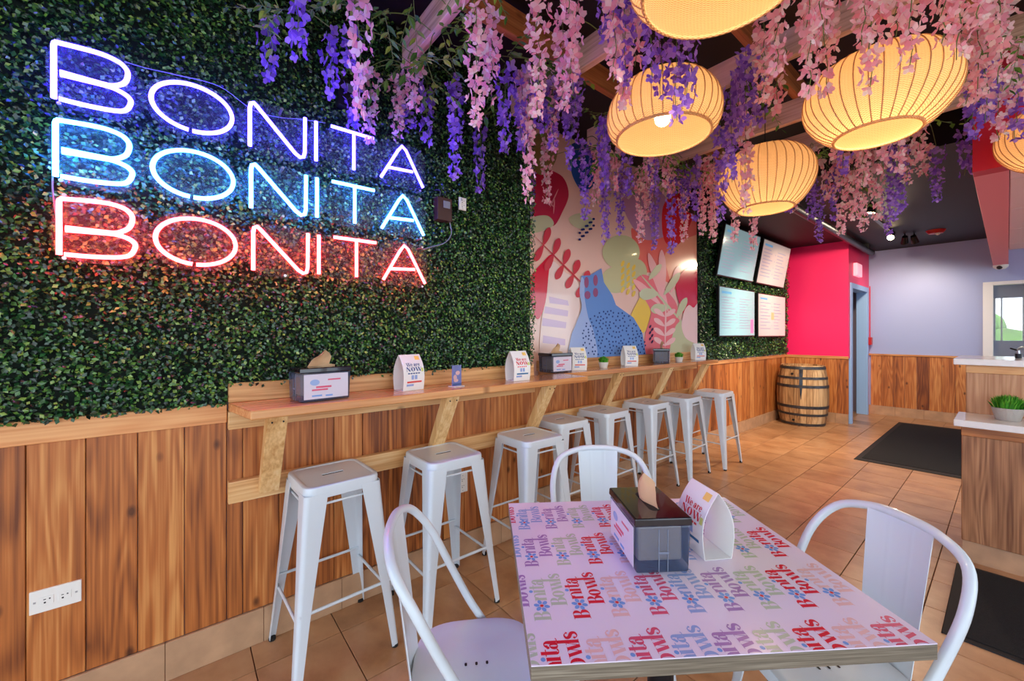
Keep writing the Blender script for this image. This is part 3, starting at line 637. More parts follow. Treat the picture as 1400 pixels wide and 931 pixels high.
# ================================================================== CHAIRS
def make_chair():
    r = thing('cafe_chair', (0, 0, 0), 0, 'x', 'chair', 'white metal chairs around the printed table'); H = .45
    out = [(.175 * (abs(math.cos(a)) ** .55) * (1 if math.cos(a) > 0 else -1), .18 * (abs(math.sin(a)) ** .62) * (1 if math.sin(a) > 0 else -1)) for a in [2 * PI * (k + .5) / 44 for k in range(44)]]
    loops = [[(x * .97, y * .97, H - .035) for x, y in out], [(x, y, H - .033) for x, y in out], [(x, y, H - .01) for x, y in out], [(x * .98, y * .98, H - .002) for x, y in out], [(x * .94, y * .94, H) for x, y in out], [(x * .8, y * .8, H - .006) for x, y in out], [(x * .4, y * .4, H - .009) for x, y in out], [(0, 0, H - .009)] * 44]
    MB().loft(loops, False).build('seat', 'white_metal', r, smooth=True)
    hs = MB()
    for k in (-1, 0, 1): hs.add([(dx, .0 + k * .03 + dy, H - .0076) for dx, dy in rrect(.012, .007, .003, 3)], [tuple(range(16))])
    hs.build('drain_slot', 'black_rubber', r)
    pts = smooth_path([(.195, .03, .425), (.203, -.02, .50), (.212, -.085, .62), (.212, -.145, .735), (.175, -.20, .815), (.09, -.228, .848), (0, -.235, .854),
                       (-.09, -.228, .848), (-.175, -.20, .815), (-.212, -.145, .735), (-.212, -.085, .62), (-.203, -.02, .50), (-.195, .03, .425)], 6)
    MB().tube(pts, .0125, 12).build('back_hoop', 'white_metal', r, smooth=True)
    # splat: curved sheet from hoop to the back of the seat
    loops = []
    for k in range(9):
        t = k / 8; z = .850 - t * (.850 - .43); y = -.219 + .05 * t; wd = .09 - .018 * t; bow = .015
        row = [(wd * u, y - bow * (1 - u * u) + (.0008 if abs(abs(u) - .35) < .04 else 0), z) for u in [-1, -.9, -.75, -.6, -.45, -.40, -.35, -.30, -.2, -.1, 0, .1, .2, .30, .35, .40, .45, .6, .75, .9, 1]]
        loops.append(row + [(x, y2 + .0025, z2) for x, y2, z2 in reversed(row)])
    MB().loft(loops).build('back_splat', 'white_metal', r, smooth=True)
    for sx, sy in ((1, 1), (-1, 1), (-1, -1), (1, -1)):
        b = MB(); angle_leg(b, (sx * .165, sy * .16, H - .02), (sx * .205, sy * (.2 if sy > 0 else .24), .016), (sx, sy), None, .055, .026)
        lg = b.build('leg', 'white_metal', r, smooth=True)
        MB().tube([(sx * .193, sy * (.188 if sy > 0 else .228), 0), (sx * .193, sy * (.188 if sy > 0 else .228), .018)], .015, 10).build('foot_cap', 'black_rubber', lg, smooth=True)
    for s_ in (1, -1): MB().tube([(s_ * .15, .15, .40), (-s_ * .15, -.15, .40)], .006, 8).build('brace', 'white_metal', r, smooth=True)
    return r
TO = Vector((-.571, .513)); E1 = Vector((-.815, .579)); E2 = Vector((.579, .815)); TW, TD = .831, .736   # table: front corner, depth axis, width axis
def tpt(s, r): p = TO + E2 * s + E1 * r; return (p.x, p.y)
chair = make_chair()
def face(v): return math.atan2(v.y, v.x) - PI / 2
chair.location = (-.955, .65, 0); chair.rotation_euler = (0, 0, face(E2) + .06); chair['label'] = 'white metal chair with hoop back at the table side next to the bar stools'
p = tpt(TW * .5, TD + .10); stamp(chair, (p[0], p[1], 0), face(-E1) - .05, 'white metal chair behind the napkin dispenser, its back to the wall counter')
p = tpt(TW + .045, TD * .5 - .055); stamp(chair, (p[0], p[1], 0), face(-E2) + .03, 'white metal chair beside the floor mats, pushed in behind the tent card')

# ================================================================== LETTERING
def ringp(cx, cy, ax, ay, bx, by, a0=0, a1=2 * PI, n=20, ox=0):
    ps = []
    for k in range(n):
        t0, t1 = a0 + (a1 - a0) * k / n, a0 + (a1 - a0) * (k + 1) / n
        ps.append([(cx + ax * math.cos(t0), cy + ay * math.sin(t0)), (cx + ax * math.cos(t1), cy + ay * math.sin(t1)), (cx + ox + bx * math.cos(t1), cy + by * math.sin(t1)), (cx + ox + bx * math.cos(t0), cy + by * math.sin(t0))])
    return ps
def rc(x0, x1, y0, y1): return [[(x0, y0), (x1, y0), (x1, y1), (x0, y1)]]
def para(x0, x1, y0, y1, w): return [[(x0, y0), (x0 + w, y0), (x1 + w, y1), (x1, y1)]]
def blob(cx, cy, r): return [[(cx + r * math.cos(a), cy + r * math.sin(a)) for a in [2 * PI * k / 12 for k in range(12)]]]
def stroke(pts, ws):
    P = smooth_path([(x, y, 0) for x, y in pts], 5); n = len(P); out = []; L = []
    for i, p in enumerate(P):
        t = (P[min(i + 1, n - 1)] - P[max(i - 1, 0)]).normalized(); q = i / (n - 1) * (len(ws) - 1); k = min(int(q), len(ws) - 2); wd = ws[k] + (ws[k + 1] - ws[k]) * (q - k)
        L.append(((p.x - t.y * wd / 2, p.y + t.x * wd / 2), (p.x + t.y * wd / 2, p.y - t.x * wd / 2)))
    return [[L[i][0], L[i][1], L[i + 1][1], L[i + 1][0]] for i in range(n - 1)]
G = {   # fat-face display letters: (advance, polygons), cap height 1
    'B': (.80, rc(.0, .5, 0, .035) + rc(0, .5, .965, 1) + rc(.08, .32, 0, 1) + ringp(.42, .755, .28, .245, .06, .205, -PI / 2, PI / 2, 10) + ringp(.42, .265, .34, .265, .09, .225, -PI / 2, PI / 2, 10) + rc(.3, .45, .49, .53)),
    'o': (.68, ringp(.32, .37, .31, .39, .09, .345)), 'O': (.86, ringp(.41, .5, .41, .52, .15, .47)),
    'n': (.78, rc(.02, .28, .0, .03) + rc(.05, .25, 0, .74) + rc(0, .15, .71, .74) + ringp(.41, .5, .26, .26, .1, .21, 0, PI, 10) + rc(.51, .70, 0, .5) + rc(.46, .74, 0, .03)),
    'i': (.36, rc(.05, .26, 0, .74) + rc(0, .16, .71, .74) + rc(0, .32, 0, .03)),
    't': (.46, rc(.1, .3, .1, .98) + rc(0, .44, .69, .74) + ringp(.3, .14, .2, .15, .06, .1, PI, 1.9 * PI, 8)),
    'a': (.72, ringp(.24, .22, .23, .235, .05, .19) + rc(.36, .57, .06, .52) + ringp(.33, .52, .24, .25, .05, .2, 0, PI * .95, 10) + blob(.13, .55, .09) + ringp(.62, .1, .14, .11, .06, .07, PI, 1.9 * PI, 6)),
    'l': (.36, rc(.06, .27, 0, 1.25) + rc(0, .33, 0, .03) + rc(0, .16, 1.21, 1.25)),
    'w': (1.0, para(.08, .3, .74, 0, .2) + para(.48, .68, .74, 0, .2) + para(.42, .56, 0, .74, .04) + para(.80, .95, 0, .74, .04) + rc(0, .34, .71, .74) + rc(.42, .74, .71, .74) + rc(.84, 1.04, .71, .74)),
    's': (.56, stroke([(.44, .58), (.30, .72), (.10, .64), (.14, .47), (.40, .30), (.42, .10), (.22, .01), (.06, .14)], [.05, .06, .16, .2, .2, .16, .06, .04]) + blob(.09, .18, .07) + blob(.43, .58, .06)),
    'W': (1.3, para(.06, .36, 1, 0, .24) + para(.6, .9, 1, 0, .24) + para(.5, .72, 0, 1, .05) + para(1.02, 1.24, 0, 1, .05) + rc(-.04, .4, .965, 1) + rc(.5, .94, .965, 1) + rc(1.12, 1.36, .965, 1)),
    'e': (.64, ringp(.31, .37, .3, .385, .09, .335, .1, 2 * PI - .5) + rc(.1, .6, .37, .42)),
    'r': (.56, rc(.05, .25, 0, .74) + rc(0, .15, .71, .74) + rc(0, .32, 0, .03) + stroke([(.25, .5), (.32, .66), (.44, .70)], [.04, .05, .06]) + blob(.45, .64, .09)),
    'N': (1.0, para(.08, .62, 1, 0, .28) + rc(.12, .18, 0, 1) + rc(.76, .82, 0, 1) + rc(0, .3, 0, .035) + rc(.64, .96, .965, 1)), ' ': (.3, [])}
def text_polys(s, tight=.98):
    x = 0; out = []
    for ch in s:
        adv, ps = G[ch]; out += [[(px + x, py) for px, py in p] for p in ps]; x += adv * tight
    return x, out

# ================================================================== TABLE
tb = thing('cafe_table', (*tpt(TW / 2, TD / 2), 0), math.atan2(E2.y, E2.x), 'square table with lilac lettered top and raw plywood edge', 'table')
ZTAB = .75; hw, hd = TW / 2, TD / 2     # local x = along E2, local y = along E1
MB().box(-hw, hw, -hd, hd, ZTAB - .034, ZTAB - .002).build('plywood_edge', 'plywood', tb, bevel=.002)
MB().box(-hw + .0005, hw - .0005, -hd + .0005, hd - .0005, ZTAB - .002, ZTAB).build('laminate_top', 'table_print', tb)
MB().lathe([(.001, .735), (.05, .735), (.05, .70), (.036, .69), (.036, .04), (.05, .03), (.001, .03)], 20).build('pedestal', 'dark_metal', tb, smooth=True)
MB().box(-.28, .28, -.035, .035, 0, .03).box(-.035, .035, -.28, .28, 0, .03).build('base', 'dark_metal', tb, bevel=.008)
MB().box(-.2, .2, -.03, .03, .70, .716).box(-.03, .03, -.2, .2, .70, .716).build('top_bracket', 'dark_metal', tb)
PC = {'purple': (168, 130, 190), 'green': (186, 200, 178), 'red': (216, 36, 58), 'tan': (232, 190, 190), 'rose': (214, 84, 116), 'blue': (150, 172, 222), 'flower': (120, 162, 226), 'dot': (216, 60, 60)}
for k, v in PC.items(): mat('print_' + k, s2l(*v), .2, coat=.3)
def clip(poly, x0, x1, y0, y1):
    def half(ps, f, inter):
        out = []
        for i in range(len(ps)):
            a, b = ps[i - 1], ps[i]; fa, fb = f(a), f(b)
            if fb >= 0:
                if fa < 0: out.append(inter(a, b, fa, fb))
                out.append(b)
            elif fa >= 0: out.append(inter(a, b, fa, fb))
        return out
    it = lambda a, b, fa, fb: (a[0] + (b[0] - a[0]) * fa / (fa - fb), a[1] + (b[1] - a[1]) * fa / (fa - fb))
    for f in (lambda p: p[0] - x0, lambda p: x1 - p[0], lambda p: p[1] - y0, lambda p: y1 - p[1]):
        if len(poly) < 3: return []
        poly = half(poly, f, it)
    return poly if len(poly) >= 3 else []
def flower(cx, cy, R):
    ps = []
    for k in range(6):
        a = 2 * PI * k / 6 + .3; ps.append([(cx + R * (.62 * math.cos(a) + .36 * math.cos(a) * math.cos(t) - .26 * math.sin(a) * math.sin(t)), cy + R * (.62 * math.sin(a) + .36 * math.sin(a) * math.cos(t) + .26 * math.cos(a) * math.sin(t))) for t in [2 * PI * q / 8 for q in range(8)]])
    return ps
def logo(s0, r0, colour):
    """one printed 'Bonita Bowls' with a blue flower for the first o; text runs along E1, letter tops towards -E2"""
    h = .0375
    w1, p1 = text_polys('B'); w2, p2 = text_polys('nita', .9); w3, p3 = text_polys('Bowls', .9)
    fx = w1 + .42; L = [[(x, y) for x, y in p] for p in p1] + [[(x + w1 + .86, y) for x, y in p] for p in p2]
    L2 = [[(x + 1.15, y - 1.2) for x, y in p] for p in p3]
    F = flower(fx, .40, .52) + blob(w1 + .86 + .86, .92, .13); D = blob(fx, .40, .11)
    kx = .204 / 5.05
    def place(p): return [(s0 + (.036 - y * h), r0 + x * kx) for x, y in p]
    for nm, polys, mm, dz in (('printed_word', L, colour, .0003), ('printed_word', L2, colour, .0003), ('printed_flower', F, 'flower', .0005), ('printed_flower_centre', D, 'dot', .0007)):
        b = MB()
        for i_, p in enumerate(polys):
            q = clip(place(p), .001, TW - .001, .001, TD - .001)
            if q: b.add([(x - hw, y - hd, ZTAB + dz + .000002 * i_) for x, y in q], [tuple(range(len(q)))])
        if b.v: b.build(nm, 'print_' + mm, tb)
seq = ['purple', 'green', 'red', 'tan', 'rose', 'blue']
for row in range(-1, 4):
    for col in range(-1, 10):
        logo(.112 + (col - 2) * .0885 + .0, .118 + row * .206, seq[(col - row) % 6])

# ================================================================== NAPKIN DISPENSERS, CARDS, PLANTS
def make_dispenser():
    r = thing('napkin_dispenser', (0, 0, 0), 0, 'x', 'napkin dispenser', 'napkin dispensers'); a, d, H = .108, .075, .146
    MB().hexa([(-a + .004, -d + .004, 0), (a - .004, -d + .004, 0), (a - .004, d - .004, 0), (-a + .004, d - .004, 0)], [(-a, -d, H - .02), (a, -d, H - .02), (a, d, H - .02), (-a, d, H - .02)]).build('body', 'smoked_plastic', r, bevel=.006)
    ld = MB().hexa([(-a - .003, -d - .003, H - .022), (a + .003, -d - .003, H - .022), (a + .003, d + .003, H - .022), (-a - .003, d + .003, H - .022)], [(-a - .002, -d - .002, H), (a + .002, -d - .002, H), (a + .002, d + .002, H), (-a - .002, d + .002, H)]).build('lid', 'lid_black', r, bevel=.004)
    MB().add([(x, y, H + .0006) for x, y in rrect(.125, .03, .014, 5)], [tuple(range(24))]).build('slot', 'black_rubber', ld)
    MB().box(-a + .02, a - .02, -d + .014, d - .014, .022, H - .03).build('napkin_stack', 'napkin_white', r, bevel=.008)
    np_ = MB(); rows = []
    for k in range(9):
        t = k / 8; wd = .05 * (1 - .15 * t) * (1 if t < .7 else (1 - (t - .7) * 1.6))
        rows.append([(-.012 + .03 * t + wd * u, .012 * math.sin(u * 2.2 + .6) + .018 * t * (1 - t) * 2 - .01 * t, H - .008 + .082 * t * (1 - .22 * abs(u - .2))) for u in [-1, -.6, -.2, .2, .6, 1]])
    np_.loft(rows, False, False); rows2 = [[(x + .012, -y * .6 - .012 * k_ / 4, z - .02) for x, y, z in rw] for k_, rw in enumerate(rows[:5])]; np_.loft(rows2, False, False)
    np_.build('napkin', 'napkin', r, smooth=True)
    for s in (-1, 1):
        cd = MB().box(-a + .014, a - .014, s * (d + .0005) - .0006, s * (d + .0005) + .0006, .012, H - .028).build('advert_card', 'advert_card', r)
        b1 = MB(); y = s * (d + .0014)
        for x0, x1, z0, z1 in ((-.06, -.005, .089, .095), (-.02, .045, .058, .066), (-.005, .062, .047, .054)): b1.box(x0 * s, x1 * s, y - .0003, y + .0003, z0, z1)
        b1.build('advert_print', 'print_rose', cd)
        MB().box(-.025 * s, .005 * s, y - .0003, y + .0003, .02, .027).box(.02 * s, .062 * s, y - .0003, y + .0003, .022, .029).build('advert_print', 'print_flower', cd)
        MB().add([(s * (.05 + .02 * math.cos(t)), y + .0002 * s, .083 + .013 * math.sin(t)) for t in [2 * PI * k / 16 for k in range(16)]], [tuple(range(16))]).build('advert_print', 'print_blue', cd)
    b = MB()
    for s in (-1, 1):
        for yy in (-.012, .012): b.box(s * (a - .001) - .001, s * (a - .001) + .001, yy - .001, yy + .001, .005, H - .03)
        b.box(s * (a + .0005) - .0006, s * (a + .0005) + .0006, -.014, .014, .052, .058)
    b.build('end_ribs', 'cable', r)
    return r
mat('advert_card', s2l(216, 208, 224), .3)
c0 = tpt(.335 + .036, .345)
dsp = make_dispenser()
P0 = Vector((-.621, .925)); 
ang = math.atan2(E1.y, E1.x)
ctr = TO + E2 * .379 + E1 * .375
dsp.location = (ctr.x, ctr.y, ZTAB + .0008); dsp.rotation_euler = (0, 0, ang); dsp['label'] = 'smoked plastic napkin dispenser with black lid standing on the printed table'
stamp(dsp, (-1.96, .485, ZT + .0005), PI / 2 + .12, 'smoked napkin dispenser on the near counter, beside the counter end')
stamp(dsp, (-2.18, 2.21, ZT + .0005), PI / 2 - .03, 'smoked napkin dispenser where the near and far counters meet')
stamp(dsp, (-2.2, 3.74, ZT - .0025), PI / 2 + .5, 'smoked napkin dispenser between the two small plants on the far counter')

def make_tent(colour, label):
    """folded table-tent card with bulging sides: lettered faces look along -x and +x"""
    r = thing('tent_card', (0, 0, 0), 0, label, 'tent card', 'folded tent cards'); w, H, th = .05, .145, .0012
    def prof(k):  # half profile (x offset, z) from foot to ridge
        return [(.0325, 0), (.037, .03), (.0385, .055), (.035, .085), (.022, .115), (.001, H)][k]
    sh = MB(); outer = [(-prof(k)[0], prof(k)[1]) for k in range(6)] + [(prof(k)[0], prof(k)[1]) for k in range(5, -1, -1)]
    sp = smooth_path([(x, z, 0) for x, z in outer[:6]], 3) + smooth_path([(x, z, 0) for x, z in outer[6:]], 3)
    pr = [(p.x, p.y) for p in sp]
    loops = [[(x, -w, z), (x, w, z), (x * .97, w, z - .001 if z > .01 else z), (x * .97, -w, z - .001 if z > .01 else z)] for x, z in pr]
    sh.loft(loops).build('card', 'card_white', r, smooth=True)
    MB().box(-.031, .031, -w, w, 0, .001).build('foot', 'card_white', r)
    # print on the two faces
    nn = len(sp) // 2; left = pr[:nn]
    def onface(v, z):   # v across (-.5..1), z height -> point just outside the card
        for (x0, z0), (x1, z1) in zip(left[:-1], left[1:]):
            if z0 <= z <= z1 + 1e-9: return x0 + (x1 - x0) * (z - z0) / max(z1 - z0, 1e-6) - .0009
        return left[-1][0]
    for s in (-1, 1):
        def put(name, polys, m, lift=0):
            b = MB()
            for p in polys:
                P = [((onface(0, z) - lift) * (1 if s < 0 else -1), (-y if s < 0 else y), z) for y, z in p]; b.add(P, [tuple(range(len(P)))])
            b.build(name, m, r)
        def tx(st, wd, z, h):
            x, ps = text_polys(st, 1.0); k = wd / x; return [[(px * k - wd / 2, z + py * h) for px, py in p] for p in ps]
        put('lettering', tx('We are', .066, .098, .014), colour); put('lettering', tx('NOW', .074, .078, .017), colour)
        put('small_print', [[(-.03 + .012 * k, .067), (-.021 + .012 * k, .067), (-.021 + .012 * k, .072), (-.03 + .012 * k, .072)] for k in range(5)], colour)
        put('picture', [[(-.014 + .016 * k, .045), (-.002 + .016 * k, .045), (-.002 + .016 * k, .062), (-.014 + .016 * k, .062)] for k in range(2)], 'print_blue')
        put('stripe', [[(-.034, .031), (.036, .031), (.036, .038), (-.034, .038)]], 'stripe_' + ('teal' if colour == 'print_red' else 'red'))
        put('stripe', [[(-.036, .018), (-.002, .018), (-.002, .026), (-.036, .026)]], 'print_blue')
        put('corner_patch', [[(.018, .123), (.04, .123), (.04, .138), (.018, .138)]], 'patch_yellow'); put('corner_patch', [[(.036, .075), (.046, .075), (.046, .09), (.036, .09)]], 'patch_lime')
    for ch in [o for o in COL.objects if o.parent == r]: ch.scale = (1.26, 1.26, 1.26)
    return r
mat('stripe_teal', s2l(40, 110, 160), .4); mat('stripe_red', s2l(220, 80, 74), .4); mat('patch_yellow', s2l(250, 208, 110), .4); mat('patch_lime', s2l(214, 220, 120), .4); mat('navy_print', s2l(60, 84, 140), .4)
tr = make_tent('print_red', 'folded white card lettered We are NOW, on the table beside the napkin dispenser')
tb_ = make_tent('navy_print', 'folded white card with navy letters, next to the napkin dispenser on the near counter')
ct = TO + E2 * .556 + E1 * .385
tr.location = (ct.x, ct.y, ZTAB + .0008); tr.rotation_euler = (0, 0, math.atan2(E2.y, E2.x) + .08)
def atc(x, y, off=0, z=ZT): q = onz(x, y, z); return (q.x + off, q.y, z + .0005)
def tentat(src, loc, rz, lb): stamp(src, loc, rz, lb)
tb_.location = (-1.985, .925, ZT + .0005); tb_.rotation_euler = (0, 0, PI + .16)
tentat(tr, (-1.95, 1.64, ZT + .0005), PI - .05, 'folded white card with red letters at the far end of the near counter')
tentat(tb_, (-2.21, 2.49, ZT - .0025), PI - .42, 'folded white card between a napkin dispenser and a white potted plant')
tentat(tb_, (-2.2, 3.19, ZT - .0025), PI - .5, 'folded white card on the far counter below the spotted cat')
tentat(tb_, (-2.2, 4.50, ZT - .0025), PI - .6, 'folded white card at the barrel end of the far counter')
# acrylic card holder
q = thing('card_holder', (-1.93, 1.18, ZT + .0005), PI / 2 + .1, 'small upright acrylic holder with a blue and pink card', 'card holder')
MB().box(-.035, .035, -.03, .03, 0, .004).build('base', 'white_plastic', q, bevel=.001)
MB().box(-.031, .031, -.004, .0, .004, .118).build('card', 'holder_card' if 'holder_card' in M else mat('holder_card', s2l(120, 130, 190), .25), q)
MB().box(-.031, .031, -.0046, -.0041, .006, .018).build('card_band', 'navy_print', q)
b = MB(); 
for cx, cz, a, bb in ((.006, .075, .015, .012), (-.012, .05, .012, .016), (-.006, .034, .016, .009)): b.add([(cx + a * math.cos(t), -.0045, cz + bb * math.sin(t)) for t in [2 * PI * k / 14 for k in range(14)]], [tuple(range(14))])
b.build('card_picture', 'print_tan', q)
MB().box(-.033, .033, -.0066, -.005, .004, .12).build('front_sheet', 'clear_acrylic', q)

def make_plant(name, R, H, potm, label, n=260, seed=1):
    r = thing(name, (0, 0, 0), 0, label, 'potted plant', 'small artificial grass pots'); rn = random.Random(seed)
    MB().lathe([(.001, 0), (R * .72, 0), (R * .78, .004), (R * .98, H * .85), (R, H), (R * .92, H), (R * .9, H * .8), (.001, H * .8)], 28).build('pot', potm, r, smooth=True)
    MB().disc((0, 0, H * .82), R * .89, 20).build('soil', 'soil', r)
    b = MB()
    for k in range(n):
        a = rn.uniform(0, 2 * PI); q_ = math.sqrt(rn.random()); rr = R * .8 * q_; tip = R * (1.15 * q_ + rn.uniform(-.15, .15)); hh = H * (.85 + .55 * (1 - q_ * q_) + rn.uniform(-.1, .1)) * .9
        p0 = Vector((rr * math.cos(a), rr * math.sin(a), H * .8)); p1 = Vector((tip * math.cos(a + .1), tip * math.sin(a + .1), H * .8 + hh)); sd = Vector((-math.sin(a + rn.uniform(-1, 1)), math.cos(a), 0)) * R * .07
        b.add([p0 - sd, p0 + sd, (p0 + p1) / 2 + sd * 1.3 + Vector((0, 0, hh * .1)), p1, (p0 + p1) / 2 - sd * 1.3 + Vector((0, 0, hh * .1))], [(0, 1, 2, 3, 4)])
    g_ = b.build('grass', 'grass_green', r); g_['kind'] = 'stuff'
    return r
p1_ = make_plant('potted_grass', .042, .05, 'pot_white', 'small white pot of green grass between two tent cards on the far counter')
p1_.location = (-2.19, 2.80, ZT - .0025); stamp(p1_, (-2.17, 4.02, ZT - .0025), .6, 'small white pot of green grass between napkin dispenser and last tent card')

# ================================================================== MENU SCREENS
def screen(c, tilt, label, tintm, rows, accent=None):
    r = thing('menu_screen', c, 0, label, 'screen', 'wall menu screens'); r.rotation_euler = (0, tilt, 0); w, h = 1.10, .63
    MB().box(-.03, .006, -w / 2, w / 2, -h / 2, h / 2).build('bezel', 'black_plastic', r, bevel=.004)
    MB().box(.006, .008, -w / 2 + .014, w / 2 - .014, -h / 2 + .016, h / 2 - .014).build('display', tintm, r)
    MB().box(-.09, -.03, -.15, .15, -.1, .1).build('mount', 'dark_metal', r)
    rn = random.Random(len(label)); b = MB(); hd_ = MB()
    hd_.box(.008, .0085, -.48, -.2, h / 2 - .09, h / 2 - .06).build('menu_heading', 'screen_head', r)
    for colx in (-.48, .04):
        for k in range(rows):
            z = h / 2 - .14 - k * (.42 / rows); b.box(.008, .0085, colx, colx + rn.uniform(.2, .4), z, z + .012)
            if k % 2: b.box(.008, .0085, colx + .43, colx + .46, z, z + .012)
    b.build('menu_text', 'screen_text', r)
    if accent: MB().box(.008, .0088, *accent[1]).build('menu_picture', accent[0], r)
mat('screen_cyan', s2l(150, 198, 208), .12, emit=s2l(190, 222, 228), es=.16); mat('screen_grey', s2l(222, 220, 214), .12, emit=s2l(220, 218, 214), es=.16); mat('screen_pink', s2l(230, 214, 210), .12, emit=s2l(230, 208, 208), es=.16)
mat('screen_text', s2l(150, 160, 180), .3, emit=s2l(150, 160, 180), es=.3); mat('screen_head', s2l(90, 160, 200), .3, emit=s2l(90, 160, 200), es=.4); mat('screen_accent', s2l(224, 120, 170), .3, emit=s2l(224, 120, 170), es=.4); mat('screen_logo', s2l(190, 180, 130), .3, emit=s2l(190, 180, 130), es=.3)
screen((W2 + .14, 5.635, 2.40), .17, 'upper pale blue menu screen tilted forward above the hedge, towards the mural', 'screen_cyan', 11)
screen((W2 + .14, 6.86, 2.40), .17, 'upper grey menu screen tilted forward, towards the pink wall', 'screen_grey', 9)
screen((W2 + .11, 5.645, 1.65), 0, 'lower pale blue menu screen with a pink corner block', 'screen_cyan', 12, ('screen_accent', (.40, .5, -.27, -.08)))
screen((W2 + .11, 6.87, 1.64), 0, 'lower pinkish menu screen with a small round picture', 'screen_pink', 9, ('screen_logo', (-.06, .06, -.06, .05)))

# ================================================================== BARREL
br = thing('oak_barrel', (-1.99, 7.36, 0), .3, 'weathered oak barrel with dark steel hoops standing in the corner', 'barrel')
BH = .90
def brad(z): t = (z / BH - .5) * 2; return .275 + .052 * (1 - t * t)
for k in range(26):
    a0, a1 = 2 * PI * (k + .03) / 26, 2 * PI * (k + .97) / 26; b = MB(); loops = []
    for q in range(9):
        z = BH * q / 8; R = brad(z); loops.append([(R * math.cos(a0), R * math.sin(a0), z), (R * math.cos(a1), R * math.sin(a1), z), ((R - .022) * math.cos(a1), (R - .022) * math.sin(a1), z), ((R - .022) * math.cos(a0), (R - .022) * math.sin(a0), z)])
    b.loft(loops).build('stave', 'barrel_wood', br)
MB().lathe([(.001, .86), (.262, .86), (.262, .84), (.001, .84)], 26).build('head', 'barrel_wood', br)
for z0, z1 in ((.012, .05), (.16, .195), (.27, .312), (.575, .615), (.70, .735), (.845, .885)):
    MB().lathe([(brad(z0) + .0005, z0), (brad(z0) + .004, z0), (brad(z1) + .004, z1), (brad(z1) + .0005, z1)], 40).build('hoop', 'hoop_steel', br, smooth=True)
def on_barrel(a, z): return ((brad(z) + .003) * math.cos(a), (brad(z) + .003) * math.sin(a), z)
av = math.atan2(-7.36, 1.99) - .3
b = MB(); lp = []
for k in range(7):
    z = .86 - k * .075; wd = (.09, .085, .07, .075, .05, .03, .01)[k]; lp.append([on_barrel(av - .05 + s * wd * .9, z) for s in (-1, 0, 1)])
b.loft(lp, False, False).build('pitch_stain', mat('pitch', s2l(30, 34, 44), .25), br)
for a, z in ((av - .42, .775), (av - .38, .09)):
    c = Vector(on_barrel(a, z)); nrm = Vector((math.cos(a), math.sin(a), 0)); MB().tube([c - nrm * .01, c + nrm * .002], .017, 12).build('bung_hole', 'black_rubber', br)

# ================================================================== MATS
def floor_mat(pts, label):
    c = sum((Vector(p) for p in pts), Vector()) / 4; r = thing('floor_mat', (c.x, c.y, 0), 0, label, 'mat'); P = [Vector(p) - c for p in pts]
    MB().hexa([(p.x, p.y, .0005) for p in P], [(p.x * .995, p.y * .995, .007) for p in P]).build('rubber_border', 'mat_border', r)
    k = .93; MB().hexa([(p.x * k, p.y * k, .006) for p in P], [(p.x * k, p.y * k, .0105) for p in P]).build('pile', 'black_mat', r)
floor_mat([(-1.07, 5.70, 0), (.45, 5.74, 0), (.45, 8.68, 0), (-1.07, 8.60, 0)], 'long black floor mat in front of the blue end wall')
floor_mat([(-.195, 2.71, 0), (1.25, 2.74, 0), (1.25, 3.62, 0), (-.195, 3.60, 0)], 'black floor mat at the foot of the service counter')

# ================================================================== SERVICE COUNTER
sc_ = thing('service_counter', (-.18, 3.68, 0), 0, 'oak panelled service counter with white ledge and raised white top', 'counter')
CW = 2.2
MB().box(.004, CW, .012, .9, 0, .125).build('plinth', 'skirting', sc_)
MB().box(0.0, CW, .014, .9, .125, .815).box(.003, CW, .36, .9, .815, 1.17).build('carcass', 'oak', sc_)
xk = 0
for k in range(7):
    MB().box(.002 + k * .31, .304 + k * .31, 0, .016, .125, .76).build('front_panel', 'oak', sc_, bevel=.003)
    MB().box(.005 + k * .31, .306 + k * .31, .345, .361, .855, 1.12).build('upper_panel', 'oak', sc_, bevel=.003)
MB().box(0, CW, -.004, .016, .76, .815).build('rail', 'cedar_x', sc_, bevel=.003); MB().box(.003, CW, .34, .361, 1.12, 1.172).build('rail', 'cedar_x', sc_, bevel=.003)
MB().box(-.03, CW, -.03, .36, .815, .855).build('ledge', 'white_quartz', sc_, bevel=.004)
MB().box(-.05, CW, .30, .95, 1.172, 1.212).build('counter_top', 'white_quartz', sc_, bevel=.004)
pr_ = make_plant('potted_grass', .066, .075, 'pot_grey', 'grey stone bowl of green grass on the white service ledge', 340, 4); pr_.location = (-.02 + .02, 3.86, .8555)
fc = thing('faucet', (.045, 4.35, 1.2125), 0, 'small metal tap on the raised white counter top', 'faucet')
MB().tube([(0, 0, 0), (0, 0, .03)], .016, 12).build('base', 'dark_metal', fc); MB().tube(smooth_path([(0, 0, .03), (0, 0, .06), (.02, -.03, .075), (.05, -.08, .06)], 6), .007, 8).build('spout', 'steel', fc, smooth=True); MB().tube([(0, 0, .05), (-.035, .01, .065)], .005, 8).build('lever', 'dark_metal', fc)

